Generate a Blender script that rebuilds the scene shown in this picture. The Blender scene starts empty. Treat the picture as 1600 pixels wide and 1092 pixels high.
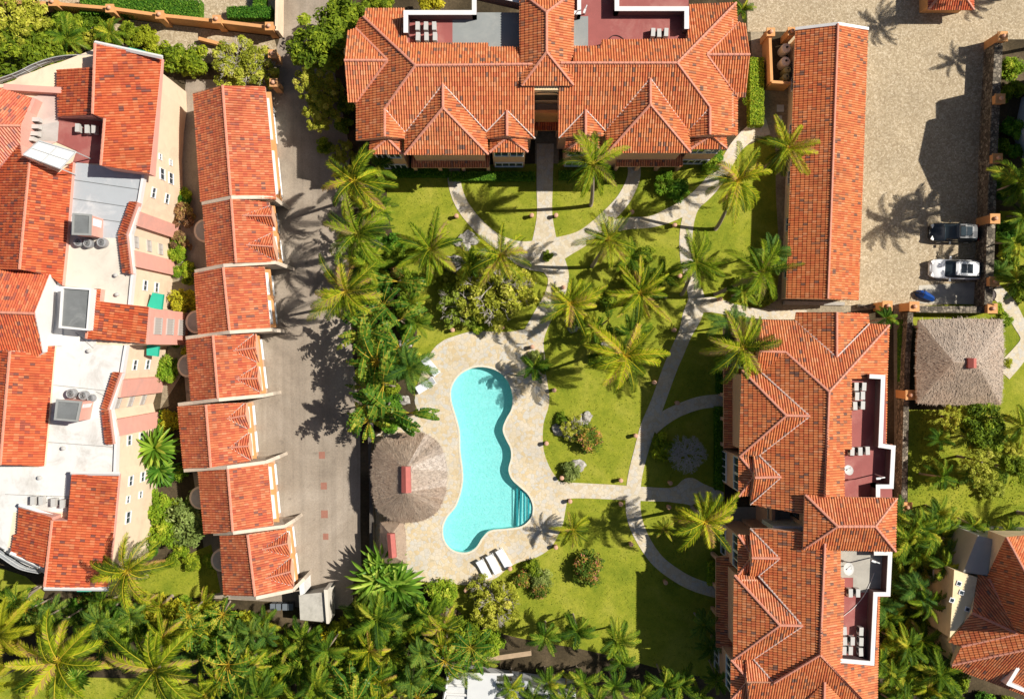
import bpy, bmesh, math, random
from mathutils import Vector, Matrix, noise
from mathutils.geometry import delaunay_2d_cdt
R = math.radians
random.seed(7)
SC = bpy.context.scene
# ---------------------------------------------------------------- camera, sky, sun
H = 84.0            # camera height over the ground
S = 0.06            # metres per photo pixel on the ground
cd = bpy.data.cameras.new('camera'); cam = bpy.data.objects.new('camera', cd); SC.collection.objects.link(cam)
cam.location = (0, 0, H); cam.rotation_euler = (0, 0, 0)
cd.sensor_width = 36; cd.lens = 36*H/96.0; cd.clip_start = 1; cd.clip_end = 2000
SC.camera = cam
SUN_EL, SUN_AZ = 48.0, 13.5       # azimuth: degrees from +X towards +Y
w = bpy.data.worlds.new('World'); SC.world = w; w.use_nodes = True
nt = w.node_tree; nt.nodes.clear()
sky = nt.nodes.new('ShaderNodeTexSky'); sky.sky_type = 'NISHITA'; sky.sun_disc = False
sky.sun_elevation = R(SUN_EL); sky.sun_rotation = R(90-SUN_AZ)
bg = nt.nodes.new('ShaderNodeBackground'); bg.inputs[1].default_value = 0.05
wo = nt.nodes.new('ShaderNodeOutputWorld')
nt.links.new(sky.outputs[0], bg.inputs[0]); nt.links.new(bg.outputs[0], wo.inputs[0])
sl = bpy.data.lights.new('sun', 'SUN'); sl.energy = 5.0; sl.angle = R(0.5); sl.color = (1, 0.955, 0.88)
so = bpy.data.objects.new('sun', sl); SC.collection.objects.link(so)
sd = Vector((math.cos(R(SUN_AZ))*math.cos(R(SUN_EL)), math.sin(R(SUN_AZ))*math.cos(R(SUN_EL)), math.sin(R(SUN_EL))))
so.rotation_euler = sd.to_track_quat('Z', 'Y').to_euler(); so.location = (60, 20, 80)
SC.view_settings.view_transform = 'Standard'; SC.view_settings.look = 'None'
SC.view_settings.exposure = 0.27; SC.view_settings.gamma = 1
SC.render.engine = 'CYCLES'
SC.cycles.max_bounces = 6; SC.cycles.diffuse_bounces = 2; SC.cycles.transparent_max_bounces = 8

# ---------------------------------------------------------------- helpers
CAM = Vector((0, 0, H))
def Wp(x, y, h=0.0):
    """point of height h that the photo shows at pixel x, y"""
    k = S*(H-h)/H
    return Vector(((x-800)*k, (546-y)*k, h))
def link(o, parent=None):
    SC.collection.objects.link(o)
    if parent: o.parent = parent
    return o
def tag(o, label=None, cat=None, group=None, kind=None):
    if label: o['label'] = label
    if cat: o['category'] = cat
    if group: o['group'] = group
    if kind: o['kind'] = kind
    return o
def thing(name, label, cat, loc=(0, 0, 0), group=None, rz=0):
    o = bpy.data.objects.new(name, None); o.empty_display_size = .3
    SC.collection.objects.link(o); o.location = loc; o.rotation_euler = (0, 0, rz)
    return tag(o, label, cat, group)
def root_of(o):
    while o.parent: o = o.parent
    return o
class MB:
    def __init__(s): s.v = []; s.f = []; s.m = []; s.uv = []; s.smooth = False
    def face(s, pts, m=0, uv=None):
        b = len(s.v); s.v.extend([tuple(p) for p in pts]); s.f.append(tuple(range(b, b+len(pts)))); s.m.append(m)
        s.uv.append(uv if uv else (0.5, 0.5))
    def prism(s, pts, z0, z1, m=0, cap=True, bottom=False):
        """pts: list of 2D/3D points (counter-clockwise or not), vertical walls z0..z1"""
        P = [(p[0], p[1]) for p in pts]
        a = sum(P[i][0]*P[(i+1) % len(P)][1]-P[(i+1) % len(P)][0]*P[i][1] for i in range(len(P)))
        if a < 0: P = P[::-1]
        n = len(P)
        for i in range(n):
            x0, y0 = P[i]; x1, y1 = P[(i+1) % n]
            s.face([(x0, y0, z0), (x1, y1, z0), (x1, y1, z1), (x0, y0, z1)], m)
        if cap: s.face([(x, y, z1) for x, y in P], m)
        if bottom: s.face([(x, y, z0) for x, y in P[::-1]], m)
    def box(s, c, sz, rz=0, m=0):
        cx, cy, cz = c; a, b, h = sz[0]/2, sz[1]/2, sz[2]/2
        ca, sa = math.cos(rz), math.sin(rz)
        P = [(cx+x*ca-y*sa, cy+x*sa+y*ca) for x, y in ((-a, -b), (a, -b), (a, b), (-a, b))]
        s.prism(P, cz-h, cz+h, m, bottom=True)
    def tube(s, pts, r, n=6, m=0, r1=None, cap=True, uv=None):
        pts = [Vector(p) for p in pts]; rings = []
        for i, p in enumerate(pts):
            d = (pts[min(i+1, len(pts)-1)]-pts[max(i-1, 0)])
            if d.length < 1e-6: d = Vector((0, 0, 1))
            d.normalize()
            a = d.orthogonal().normalized() if abs(d.z) > .95 else d.cross(Vector((0, 0, 1))).normalized()
            b = d.cross(a).normalized()
            rr = r if r1 is None else r+(r1-r)*i/(len(pts)-1)
            base = len(s.v)
            for k in range(n):
                t = 2*math.pi*k/n
                s.v.append(tuple(p+a*(rr*math.cos(t))+b*(rr*math.sin(t))))
            rings.append(base)
        for i in range(len(rings)-1):
            for k in range(n):
                a0 = rings[i]+k; a1 = rings[i]+(k+1) % n; b0 = rings[i+1]+k; b1 = rings[i+1]+(k+1) % n
                s.f.append((a0, a1, b1, b0)); s.m.append(m); s.uv.append(uv or (.5, .5))
        if cap:
            for rr_, rev in ((rings[0], False), (rings[-1], True)):
                q = [rr_+k for k in range(n)]
                s.f.append(tuple(q[::-1] if rev else q)); s.m.append(m); s.uv.append(uv or (.5, .5))
    def lathe(s, prof, c=(0, 0, 0), n=16, m=0):
        rings = []
        for r, z in prof:
            base = len(s.v)
            for k in range(n):
                t = 2*math.pi*k/n
                s.v.append((c[0]+r*math.cos(t), c[1]+r*math.sin(t), c[2]+z))
            rings.append(base)
        for i in range(len(rings)-1):
            for k in range(n):
                s.f.append((rings[i]+k, rings[i]+(k+1) % n, rings[i+1]+(k+1) % n, rings[i+1]+k)); s.m.append(m); s.uv.append((.5, .5))
        s.f.append(tuple(rings[-1]+k for k in range(n))); s.m.append(m); s.uv.append((.5, .5))
        s.f.append(tuple(rings[0]+k for k in range(n))[::-1]); s.m.append(m); s.uv.append((.5, .5))
    def mesh(s, name, mats, off=(0, 0, 0), smooth=False):
        me = bpy.data.meshes.new(name)
        ox, oy, oz = off
        me.from_pydata([(x-ox, y-oy, z-oz) for x, y, z in s.v], [], s.f)
        for mt in (mats if isinstance(mats, (list, tuple)) else [mats]): me.materials.append(mt)
        me.polygons.foreach_set('material_index', s.m)
        ul = me.uv_layers.new(name='UVMap')
        arr = []
        for f, uv in zip(s.f, s.uv): arr.extend(uv*len(f))
        ul.data.foreach_set('uv', arr)
        if smooth: me.polygons.foreach_set('use_smooth', [True]*len(s.f))
        me.update()
        return me
def part(name, mb, mats, parent=None, smooth=False, local=False):
    """local: the vertices are already relative to the thing"""
    off = (0, 0, 0)
    if parent is not None and not local: off = tuple(root_of(parent).location)
    o = bpy.data.objects.new(name, mb.mesh(name, mats, off, smooth))
    return link(o, parent)
def copy_tree(o, parent=None, loc=None, rz=None, scale=None):
    c = o.copy(); SC.collection.objects.link(c)
    if parent is not None: c.parent = parent
    if loc is not None: c.location = loc
    if rz is not None: c.rotation_euler = (0, 0, rz)
    if scale is not None: c.scale = (scale, scale, scale) if isinstance(scale, (int, float)) else scale
    for ch in list(o.children): copy_tree(ch, c)
    return c
def proto_hide(root):
    """prototype used once itself first, later copied"""
    root['_used'] = 0
    return root
def place(proto, label, loc, rz=0, scale=1, group=None):
    if proto.get('_used', 0) == 0:
        o = proto; o.location = loc; o.rotation_euler = (0, 0, rz)
        o.scale = (scale,)*3 if isinstance(scale, (int, float)) else scale
        o['_used'] = 1
    else:
        o = copy_tree(proto, None, loc, rz, scale)
    o['label'] = label
    if group: o['group'] = group
    return o
ORD = ['first','second','third','fourth','fifth','sixth','seventh','eighth','ninth','tenth','eleventh','twelfth','thirteenth','fourteenth','fifteenth','sixteenth','seventeenth','eighteenth','nineteenth','twentieth']
def ordn(i):
    if i < 20: return ORD[i]
    t = {2: 'twenty', 3: 'thirty', 4: 'forty', 5: 'fifty', 6: 'sixty', 7: 'seventy'}
    i += 1
    if i % 10 == 0: return t[i//10][:-1]+'ieth'
    return t[i//10]+'-'+ORD[i % 10-1]
def spline(pts, closed=False, n=6):
    out = []; L = len(pts)
    rng = range(L if closed else L-1)
    g = (lambda i: pts[i % L]) if closed else (lambda i: pts[max(0, min(L-1, i))])
    for i in rng:
        p0, p1, p2, p3 = g(i-1), g(i), g(i+1), g(i+2)
        for k in range(n):
            t = k/n
            out.append(tuple(0.5*((2*p1[j])+(-p0[j]+p2[j])*t+(2*p0[j]-5*p1[j]+4*p2[j]-p3[j])*t*t+(-p0[j]+3*p1[j]-3*p2[j]+p3[j])*t**3) for j in range(len(p1))))
    if not closed: out.append(tuple(pts[-1]))
    return out
def ribbon(pts, wd):
    """pixel polyline -> pixel polygon; wd may be a list"""
    if isinstance(wd, (int, float)): wd = [wd]*len(pts)
    q = spline([(p[0], p[1], ww) for p, ww in zip(pts, wd)], False, 6)
    L, Rr = [], []
    for i, p in enumerate(q):
        a = q[max(0, i-1)]; b = q[min(len(q)-1, i+1)]
        dx, dy = b[0]-a[0], b[1]-a[1]; l = math.hypot(dx, dy) or 1
        L.append((p[0]-dy/l*p[2]/2, p[1]+dx/l*p[2]/2)); Rr.append((p[0]+dy/l*p[2]/2, p[1]-dx/l*p[2]/2))
    return L+Rr[::-1]
def inside(p, poly):
    x, y = p; c = False; n = len(poly); j = n-1
    for i in range(n):
        xi, yi = poly[i]; xj, yj = poly[j]
        if (yi > y) != (yj > y) and x < (xj-xi)*(y-yi)/(yj-yi)+xi: c = not c
        j = i
    return c
def sheet_mb(polys, holes, z, thick=0.0, px=True):
    f = (lambda p: Wp(p[0], p[1], 0).xy) if px else (lambda p: Vector(p))
    P = [[tuple(f(p)) for p in poly] for poly in polys]; Hs = [[tuple(f(p)) for p in poly] for poly in holes]
    vs, es = [], []
    for poly in P+Hs:
        b = len(vs); n = len(poly)
        vs += [Vector(p) for p in poly]; es += [(b+i, b+(i+1) % n) for i in range(n)]
    r = delaunay_2d_cdt(vs, es, [], 0, 1e-4)
    ov, of = r[0], r[2]
    mb = MB(); cnt = {}
    mb.v = [(v.x, v.y, z) for v in ov]
    for t in of:
        c = sum((ov[i] for i in t), Vector((0, 0)))/len(t)
        if any(inside(c, q) for q in P) and not any(inside(c, q) for q in Hs):
            a, b_, d = (ov[i] for i in t)
            t = list(t)
            if (b_-a).cross(d-a) < 0: t = t[::-1]
            mb.f.append(tuple(t)); mb.m.append(0); mb.uv.append((.5, .5))
            for i in range(3): cnt[(t[i], t[(i+1) % 3])] = 1
    if thick:
        n0 = len(mb.v); mb.v += [(v.x, v.y, z-thick) for v in ov]
        for (a, b_) in list(cnt):
            if (b_, a) not in cnt:
                mb.f.append((b_, a, a+n0, b_+n0)); mb.m.append(0); mb.uv.append((.5, .5))
    return mb
def structure(name, mb, mat):
    o = part(name, mb, mat); o['kind'] = 'structure'; return o
# ---------------------------------------------------------------- materials
def newmat(name):
    m = bpy.data.materials.new(name); m.use_nodes = True
    n = m.node_tree.nodes; b = n['Principled BSDF']
    return m, m.node_tree, n, m.node_tree.links, b
def ramp(n, stops, interp='LINEAR'):
    r = n.new('ShaderNodeValToRGB'); e = r.color_ramp.elements
    r.color_ramp.interpolation = interp
    while len(e) > 1: e.remove(e[0])
    e[0].position = stops[0][0]; e[0].color = (*stops[0][1], 1)
    for p, c in stops[1:]:
        x = e.new(p); x.color = (*c, 1)
    return r
def tex(n, l, kind, scale, co, **kw):
    t = n.new('ShaderNodeTex'+kind); t.inputs['Scale'].default_value = scale
    for k, v in kw.items(): t.inputs[k].default_value = v
    l.new(co, t.inputs['Vector']); return t
def mixc(n, l, fac, a, b, mode='MIX'):
    m = n.new('ShaderNodeMix'); m.data_type = 'RGBA'; m.blend_type = mode
    for s, v in ((m.inputs[0], fac), (m.inputs[6], a), (m.inputs[7], b)):
        if hasattr(v, 'links'): l.new(v, s)
        elif isinstance(v, (int, float)): s.default_value = v
        else: s.default_value = (*v, 1)
    return m.outputs[2]
def plain(name, col, rough=.7, var=.12, scale=2.0, bump=0.0, stain=None, metal=0, coat=0, spec=.4):
    """a plain painted or mineral surface with soft wear"""
    m, t, n, l, b = newmat(name)
    co = n.new('ShaderNodeTexCoord').outputs['Object']
    a = tex(n, l, 'Noise', scale, co, Detail=6, Roughness=.65)
    r = ramp(n, [(.25, tuple(c*(1-var) for c in col)), (.5, col), (.78, tuple(min(1, c*(1+var)) for c in col))])
    l.new(a.outputs[0], r.inputs[0]); out = r.outputs[0]
    if stain:
        s = tex(n, l, 'Noise', .35, co, Detail=8, Roughness=.7, Distortion=.6)
        sr = ramp(n, [(.50, (0, 0, 0)), (.70, (1, 1, 1))]); l.new(s.outputs[0], sr.inputs[0])
        out = mixc(n, l, sr.outputs[0], out, stain)
    l.new(out, b.inputs['Base Color'])
    b.inputs['Roughness'].default_value = rough; b.inputs['Metallic'].default_value = metal
    b.inputs['Coat Weight'].default_value = coat; b.inputs['Specular IOR Level'].default_value = spec
    if bump:
        f = tex(n, l, 'Noise', 14, co, Detail=4)
        bp = n.new('ShaderNodeBump'); bp.inputs['Strength'].default_value = bump; bp.inputs['Distance'].default_value = .03
        l.new(f.outputs[0], bp.inputs['Height']); l.new(bp.outputs[0], b.inputs['Normal'])
    return m
def tilemat(name, stops, mult=(1, 1, 1)):
    m, t, n, l, b = newmat(name)
    uv = n.new('ShaderNodeUVMap'); sep = n.new('ShaderNodeSeparateXYZ'); l.new(uv.outputs[0], sep.inputs[0])
    r = ramp(n, [(p, tuple(c*k for c, k in zip(cc, mult))) for p, cc in stops], 'CONSTANT'); l.new(sep.outputs[0], r.inputs[0])
    co = n.new('ShaderNodeTexCoord').outputs['Object']
    a = tex(n, l, 'Noise', .28, co, Detail=5, Roughness=.6)
    wr = ramp(n, [(.28, (.70, .68, .66)), (.46, (1, 1, 1)), (.72, (1.0, .90, .84))]); l.new(a.outputs[0], wr.inputs[0])
    c1 = mixc(n, l, 1.0, r.outputs[0], wr.outputs[0], 'MULTIPLY')
    f = tex(n, l, 'Noise', 9, co, Detail=6, Roughness=.75)
    fr = ramp(n, [(.3, (.72, .7, .7)), (.52, (1, 1, 1)), (.75, (1.15, 1.1, 1.06))]); l.new(f.outputs[0], fr.inputs[0])
    c2 = mixc(n, l, .8, c1, fr.outputs[0], 'MULTIPLY')
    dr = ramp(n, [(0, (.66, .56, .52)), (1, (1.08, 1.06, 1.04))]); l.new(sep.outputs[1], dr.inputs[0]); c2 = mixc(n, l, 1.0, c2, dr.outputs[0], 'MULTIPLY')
    l.new(c2, b.inputs['Base Color']); b.inputs['Roughness'].default_value = .46
    b.inputs['Specular IOR Level'].default_value = .75
    return m
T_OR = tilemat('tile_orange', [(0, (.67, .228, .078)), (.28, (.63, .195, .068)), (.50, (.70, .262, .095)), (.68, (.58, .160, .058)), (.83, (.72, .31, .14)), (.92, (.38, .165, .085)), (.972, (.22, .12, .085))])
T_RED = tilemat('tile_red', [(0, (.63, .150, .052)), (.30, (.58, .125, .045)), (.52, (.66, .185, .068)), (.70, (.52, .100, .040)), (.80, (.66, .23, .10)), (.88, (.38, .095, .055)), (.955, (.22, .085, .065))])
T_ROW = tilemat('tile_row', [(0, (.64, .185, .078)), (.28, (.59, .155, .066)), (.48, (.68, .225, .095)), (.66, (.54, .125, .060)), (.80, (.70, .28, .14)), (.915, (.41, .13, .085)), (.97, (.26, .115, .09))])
CAP = plain('ridge_terracotta', (.62, .26, .17), .7, .2, 6)
VAL = plain('valley_mortar', (.62, .50, .44), .7, .2, 6)
CREAM = plain('cream_render', (.80, .62, .44), .85, .06, 1.2, .1, (.66, .50, .36))
PEACH = plain('peach_render', (.74, .42, .27), .85, .08, 1.2, .1, (.62, .36, .25))
PINK = plain('pink_render', (.72, .36, .28), .85, .08, 1.5, .1, (.60, .34, .28))
OCHRE = plain('ochre_render', (.66, .32, .12), .85, .12, 1.5, .15, (.52, .27, .12))
WHITE = plain('white_paint', (.72, .70, .67), .6, .05, 2, .05, (.70, .68, .63))
WROOF = plain('white_roof_membrane', (.70, .68, .64), .8, .06, .6, .05, (.47, .44, .39))
CROOF = plain('cream_roof_membrane', (.66, .60, .50), .8, .07, .6, .05, (.52, .46, .38))
GREYR = plain('grey_roof_felt', (.26, .275, .265), .8, .08, .8, .08, (.34, .345, .32))
LGREY = plain('pale_grey_felt', (.40, .425, .44), .8, .05, .8, .05, (.58, .58, .57))
DGREY = plain('dark_grey_felt', (.17, .175, .17), .85, .18, 1.2, .1, (.33, .33, .31))
REDF = plain('red_terrace_paint', (.31, .088, .076), .75, .12, .7, .05, (.40, .17, .14))
FRAME = plain('window_frame_white', (.80, .80, .78), .5, .03)
m, t, n, l, b = newmat('window_glass'); b.inputs['Base Color'].default_value = (.035, .05, .06, 1); b.inputs['Roughness'].default_value = .06; GLASS = m
LOUV = plain('louvre_grey', (.45, .42, .38), .7, .1, 20)
GREEN = plain('green_awning', (.01, .34, .22), .7, .06)
DARK = plain('dark_metal', (.03, .03, .032), .5, .1)
METAL = plain('pale_metal', (.62, .62, .60), .4, .1, metal=.2)
CONC = plain('concrete', (.40, .37, .32), .9, .2, 1.2, .3, (.26, .24, .20))
ACW = plain('ac_casing', (.52, .50, .46), .5, .06, 3)
TERRA = plain('terracotta', (.66, .36, .22), .8, .15, 6)
BARK = plain('bark_grey', (.24, .19, .14), .9, .3, 5, .5)
PBARK = plain('palm_bark', (.33, .26, .19), .9, .25, 6, .4)
TWIG = plain('bare_twig', (.46, .41, .34), .9, .2, 6)
STUCCO = plain('tan_stucco', (.80, .64, .38), .85, .06, 1.5, .1, (.5, .38, .24))
BLUE = plain('blue_cover', (.01, .06, .26), .5, .2, 4)
def ground_mat(name, cols, scales, bump=.3, rough=.95):
    """cols: three colours; scales: large, fine"""
    m, t, n, l, b = newmat(name)
    co = n.new('ShaderNodeTexCoord').outputs['Object']
    a = tex(n, l, 'Noise', scales[0], co, Detail=8, Roughness=.62, Distortion=.4)
    r = ramp(n, [(.30, cols[0]), (.5, cols[1]), (.70, cols[2])]); l.new(a.outputs[0], r.inputs[0])
    f = tex(n, l, 'Noise', scales[1], co, Detail=5, Roughness=.8)
    fr = ramp(n, [(.30, (.55, .55, .55)), (.5, (1, 1, 1)), (.72, (1.5, 1.5, 1.42))]); l.new(f.outputs[0], fr.inputs[0])
    c = mixc(n, l, .85, r.outputs[0], fr.outputs[0], 'MULTIPLY')
    l.new(c, b.inputs['Base Color']); b.inputs['Roughness'].default_value = rough; b.inputs['Specular IOR Level'].default_value = .2
    bp = n.new('ShaderNodeBump'); bp.inputs['Strength'].default_value = bump; bp.inputs['Distance'].default_value = .06
    l.new(f.outputs[0], bp.inputs['Height']); l.new(bp.outputs[0], b.inputs['Normal'])
    return m
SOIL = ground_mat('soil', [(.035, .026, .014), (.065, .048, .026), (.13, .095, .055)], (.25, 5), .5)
DRYG = ground_mat('dry_ground', [(.20, .16, .11), (.30, .25, .17), (.40, .33, .23)], (.2, 4), .4)
def lawnmat(name, a_, b_, c_):
    m, t, n, l, b = newmat(name)
    co = n.new('ShaderNodeTexCoord').outputs['Object']
    a = tex(n, l, 'Noise', .22, co, Detail=9, Roughness=.68, Distortion=.5)
    r = ramp(n, [(.33, a_), (.5, b_), (.67, c_)]); l.new(a.outputs[0], r.inputs[0])
    g = tex(n, l, 'Noise', 1.6, co, Detail=6, Roughness=.75)
    gr = ramp(n, [(.30, (.72, .80, .70)), (.5, (1, 1, 1)), (.72, (1.22, 1.15, 1.1))]); l.new(g.outputs[0], gr.inputs[0])
    c = mixc(n, l, .9, r.outputs[0], gr.outputs[0], 'MULTIPLY')
    f = tex(n, l, 'Noise', 13, co, Detail=4, Roughness=.85)
    fr = ramp(n, [(.32, (.5, .55, .5)), (.5, (1, 1, 1)), (.70, (1.4, 1.35, 1.3))]); l.new(f.outputs[0], fr.inputs[0])
    c = mixc(n, l, .8, c, fr.outputs[0], 'MULTIPLY')
    l.new(c, b.inputs['Base Color']); b.inputs['Roughness'].default_value = .95; b.inputs['Specular IOR Level'].default_value = .1
    bp = n.new('ShaderNodeBump'); bp.inputs['Strength'].default_value = .7; bp.inputs['Distance'].default_value = .08
    l.new(f.outputs[0], bp.inputs['Height']); l.new(bp.outputs[0], b.inputs['Normal'])
    return m
LAWN = lawnmat('lawn_grass', (.170, .215, .018), (.262, .285, .026), (.355, .345, .048))
def cobble(name, stops, sc, edge, joint=(.10, .085, .065), bump=.5, tone=.3):
    m, t, n, l, b = newmat(name)
    co = n.new('ShaderNodeTexCoord').outputs['Object']
    v = tex(n, l, 'Voronoi', sc, co); 
    sep = n.new('ShaderNodeSeparateColor'); l.new(v.outputs['Color'], sep.inputs[0])
    r = ramp(n, stops); l.new(sep.outputs[0], r.inputs[0])
    a = tex(n, l, 'Noise', .16, co, Detail=8, Roughness=.65)
    ar = ramp(n, [(.3, (1-tone,)*3), (.5, (1, 1, 1)), (.72, (1+tone, 1+tone, 1+tone*.9))]); l.new(a.outputs[0], ar.inputs[0])
    c = mixc(n, l, .9, r.outputs[0], ar.outputs[0], 'MULTIPLY')
    ve = n.new('ShaderNodeTexVoronoi'); ve.feature = 'DISTANCE_TO_EDGE'; ve.inputs['Scale'].default_value = sc; l.new(co, ve.inputs['Vector'])
    er = ramp(n, [(0, (1, 1, 1)), (edge, (0, 0, 0))]); l.new(ve.outputs[0], er.inputs[0])
    c = mixc(n, l, er.outputs[0], c, joint)
    l.new(c, b.inputs['Base Color']); b.inputs['Roughness'].default_value = .85; b.inputs['Specular IOR Level'].default_value = .25
    bp = n.new('ShaderNodeBump'); bp.inputs['Strength'].default_value = bump; bp.inputs['Distance'].default_value = .04
    l.new(ve.outputs[0], bp.inputs['Height']); l.new(bp.outputs[0], b.inputs['Normal'])
    return m
COURT = cobble('cobble_court', [(0, (.33, .25, .155)), (.4, (.43, .34, .215)), (.75, (.50, .40, .265)), (1, (.58, .48, .335))], 7.5, .06, (.27, .205, .125), .35, .18)
DECK = cobble('coral_stone_deck', [(0, (.56, .43, .25)), (.25, (.61, .50, .33)), (.6, (.60, .52, .40)), (1, (.53, .50, .44))], 2.9, .05, (.45, .38, .26), .3, .20)
PATH = cobble('coral_stone_path', [(0, (.55, .45, .30)), (.4, (.63, .54, .39)), (.7, (.61, .54, .43)), (1, (.54, .50, .43))], 3.0, .05, (.46, .39, .28), .3, .16)
RUBBLE = cobble('rubble_wall', [(0, (.09, .075, .055)), (.5, (.20, .165, .12)), (1, (.36, .30, .22))], 3.2, .14, (.05, .04, .03), .9)
ROCK = ground_mat('pale_rock', [(.18, .165, .14), (.38, .35, .31), (.58, .55, .50)], (2.2, 9), .8)
m, t, n, l, b = newmat('asphalt')
co = n.new('ShaderNodeTexCoord').outputs['Object']
a = tex(n, l, 'Noise', .16, co, Detail=9, Roughness=.66, Distortion=.7)
r = ramp(n, [(.33, (.235, .190, .145)), (.5, (.32, .262, .20)), (.68, (.395, .33, .26))]); l.new(a.outputs[0], r.inputs[0])
f = tex(n, l, 'Noise', 7, co, Detail=6, Roughness=.8)
fr = ramp(n, [(.35, (.78, .78, .78)), (.5, (1, 1, 1)), (.7, (1.2, 1.2, 1.2))]); l.new(f.outputs[0], fr.inputs[0])
c = mixc(n, l, .8, r.outputs[0], fr.outputs[0], 'MULTIPLY')
k = tex(n, l, 'Noise', .5, co, Detail=10, Roughness=.8, Distortion=1.5)
kr = ramp(n, [(.485, (0, 0, 0)), (.5, (1, 1, 1)), (.515, (0, 0, 0))]); l.new(k.outputs[0], kr.inputs[0])
kf = n.new('ShaderNodeMath'); kf.operation = 'MULTIPLY'; kf.inputs[1].default_value = .28; l.new(kr.outputs[0], kf.inputs[0])
c = mixc(n, l, kf.outputs[0], c, (.10, .085, .07))
mp = n.new('ShaderNodeMapping'); mp.inputs['Scale'].default_value = (1.6, .05, 1); l.new(co, mp.inputs[0])
tk = tex(n, l, 'Noise', 1.0, mp.outputs[0], Detail=5, Roughness=.6); tr_ = ramp(n, [(.36, (.72, .71, .70)), (.5, (1, 1, 1)), (.66, (1.12, 1.10, 1.08))]); l.new(tk.outputs[0], tr_.inputs[0]); c = mixc(n, l, .4, c, tr_.outputs[0], 'MULTIPLY')
oil = tex(n, l, 'Noise', .9, co, Detail=3, Roughness=.5); orr = ramp(n, [(.66, (0, 0, 0)), (.74, (.5, .5, .5))]); l.new(oil.outputs[0], orr.inputs[0]); c = mixc(n, l, orr.outputs[0], c, (.09, .075, .06))
l.new(c, b.inputs['Base Color']); b.inputs['Roughness'].default_value = .9; b.inputs['Specular IOR Level'].default_value = .2
ASPH = m
# pool: pale plaster basin under clear water that lets the sun through
POOLM = plain('pool_plaster', (.50, .77, .73), .7, .16, 10)
m, t, n, l, b = newmat('pool_water'); n.remove(b)
out = n['Material Output']; tr = n.new('ShaderNodeBsdfTransparent'); tr.inputs[0].default_value = (.66, .95, .96, 1)
gl = n.new('ShaderNodeBsdfGlossy'); gl.inputs['Roughness'].default_value = .08
fz = n.new('ShaderNodeFresnel'); fz.inputs[0].default_value = 1.33
mx = n.new('ShaderNodeMixShader'); l.new(fz.outputs[0], mx.inputs[0]); l.new(tr.outputs[0], mx.inputs[1]); l.new(gl.outputs[0], mx.inputs[2]); l.new(mx.outputs[0], out.inputs[0])
co = n.new('ShaderNodeTexCoord').outputs['Object']; wv = tex(n, l, 'Noise', 4.2, co, Detail=5, Roughness=.65, Distortion=1.2)
bp = n.new('ShaderNodeBump'); bp.inputs['Strength'].default_value = .5; bp.inputs['Distance'].default_value = .05
l.new(wv.outputs[0], bp.inputs['Height']); l.new(bp.outputs[0], gl.inputs['Normal']); l.new(bp.outputs[0], fz.inputs['Normal'])
wr = ramp(n, [(.35, (.60, .89, .90)), (.65, (.76, .97, .97))]); l.new(wv.outputs[0], wr.inputs[0]); l.new(wr.outputs[0], tr.inputs[0])
WATER = m
GN = 1.30   # overall brightness of the foliage
def leafmat(name, stops, trans=.24, rough=.6, spec=.10):
    m, t, n, l, b = newmat(name)
    uv = n.new('ShaderNodeUVMap'); sep = n.new('ShaderNodeSeparateXYZ'); l.new(uv.outputs[0], sep.inputs[0])
    r = ramp(n, stops); l.new(sep.outputs[0], r.inputs[0])
    oi = n.new('ShaderNodeObjectInfo')
    rr = ramp(n, [(0, (GN*.62, GN*.78, GN*.75)), (.5, (GN, GN, GN)), (1, (GN*1.18, GN*1.12, GN))]); l.new(oi.outputs['Random'], rr.inputs[0])
    c = mixc(n, l, 1, r.outputs[0], rr.outputs[0], 'MULTIPLY')
    l.new(c, b.inputs['Base Color']); b.inputs['Roughness'].default_value = rough; b.inputs['Specular IOR Level'].default_value = spec
    tl = n.new('ShaderNodeBsdfTranslucent'); tc = mixc(n, l, 1, c, (1.3, 1.2, .4), 'MULTIPLY'); l.new(tc, tl.inputs[0])
    mx = n.new('ShaderNodeMixShader'); mx.inputs[0].default_value = trans
    l.new(b.outputs[0], mx.inputs[1]); l.new(tl.outputs[0], mx.inputs[2]); l.new(mx.outputs[0], n['Material Output'].inputs[0])
    return m
L_COCO = leafmat('coconut_leaf', [(0, (.025, .050, .003)), (.35, (.085, .130, .005)), (.62, (.19, .235, .008)), (.86, (.37, .38, .018)), (.95, (.38, .34, .03)), (1, (.30, .19, .07))])
L_YEL = leafmat('coconut_leaf_yellow', [(0, (.11, .13, .006)), (.4, (.27, .27, .010)), (.75, (.44, .39, .02)), (1, (.50, .32, .05))])
L_ARECA = leafmat('areca_leaf', [(0, (.022, .055, .005)), (.5, (.075, .135, .009)), (.85, (.19, .245, .015)), (1, (.33, .31, .03))])
L_DARK = leafmat('dark_palm_leaf', [(0, (.025, .065, .012)), (.5, (.06, .12, .018)), (.85, (.11, .18, .025)), (1, (.20, .24, .04))])
L_BAN = leafmat('banana_leaf', [(0, (.03, .09, .012)), (.45, (.08, .165, .018)), (.8, (.17, .25, .026)), (1, (.44, .42, .06))], .4, .35)
L_TREE = leafmat('tree_leaf', [(0, (.06, .10, .008)), (.5, (.145, .20, .012)), (.85, (.26, .31, .02)), (1, (.33, .35, .04))])
L_LIME = leafmat('lime_leaf', [(0, (.09, .16, .010)), (.5, (.19, .28, .016)), (.85, (.32, .38, .03)), (1, (.46, .46, .06))])
L_GOLD = leafmat('golden_leaf', [(0, (.18, .19, .012)), (.5, (.36, .34, .02)), (.85, (.52, .45, .03)), (1, (.62, .50, .06))])
L_OLIVE = leafmat('olive_leaf', [(0, (.14, .155, .015)), (.45, (.30, .32, .03)), (.8, (.44, .43, .06)), (1, (.55, .49, .14))])
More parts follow.
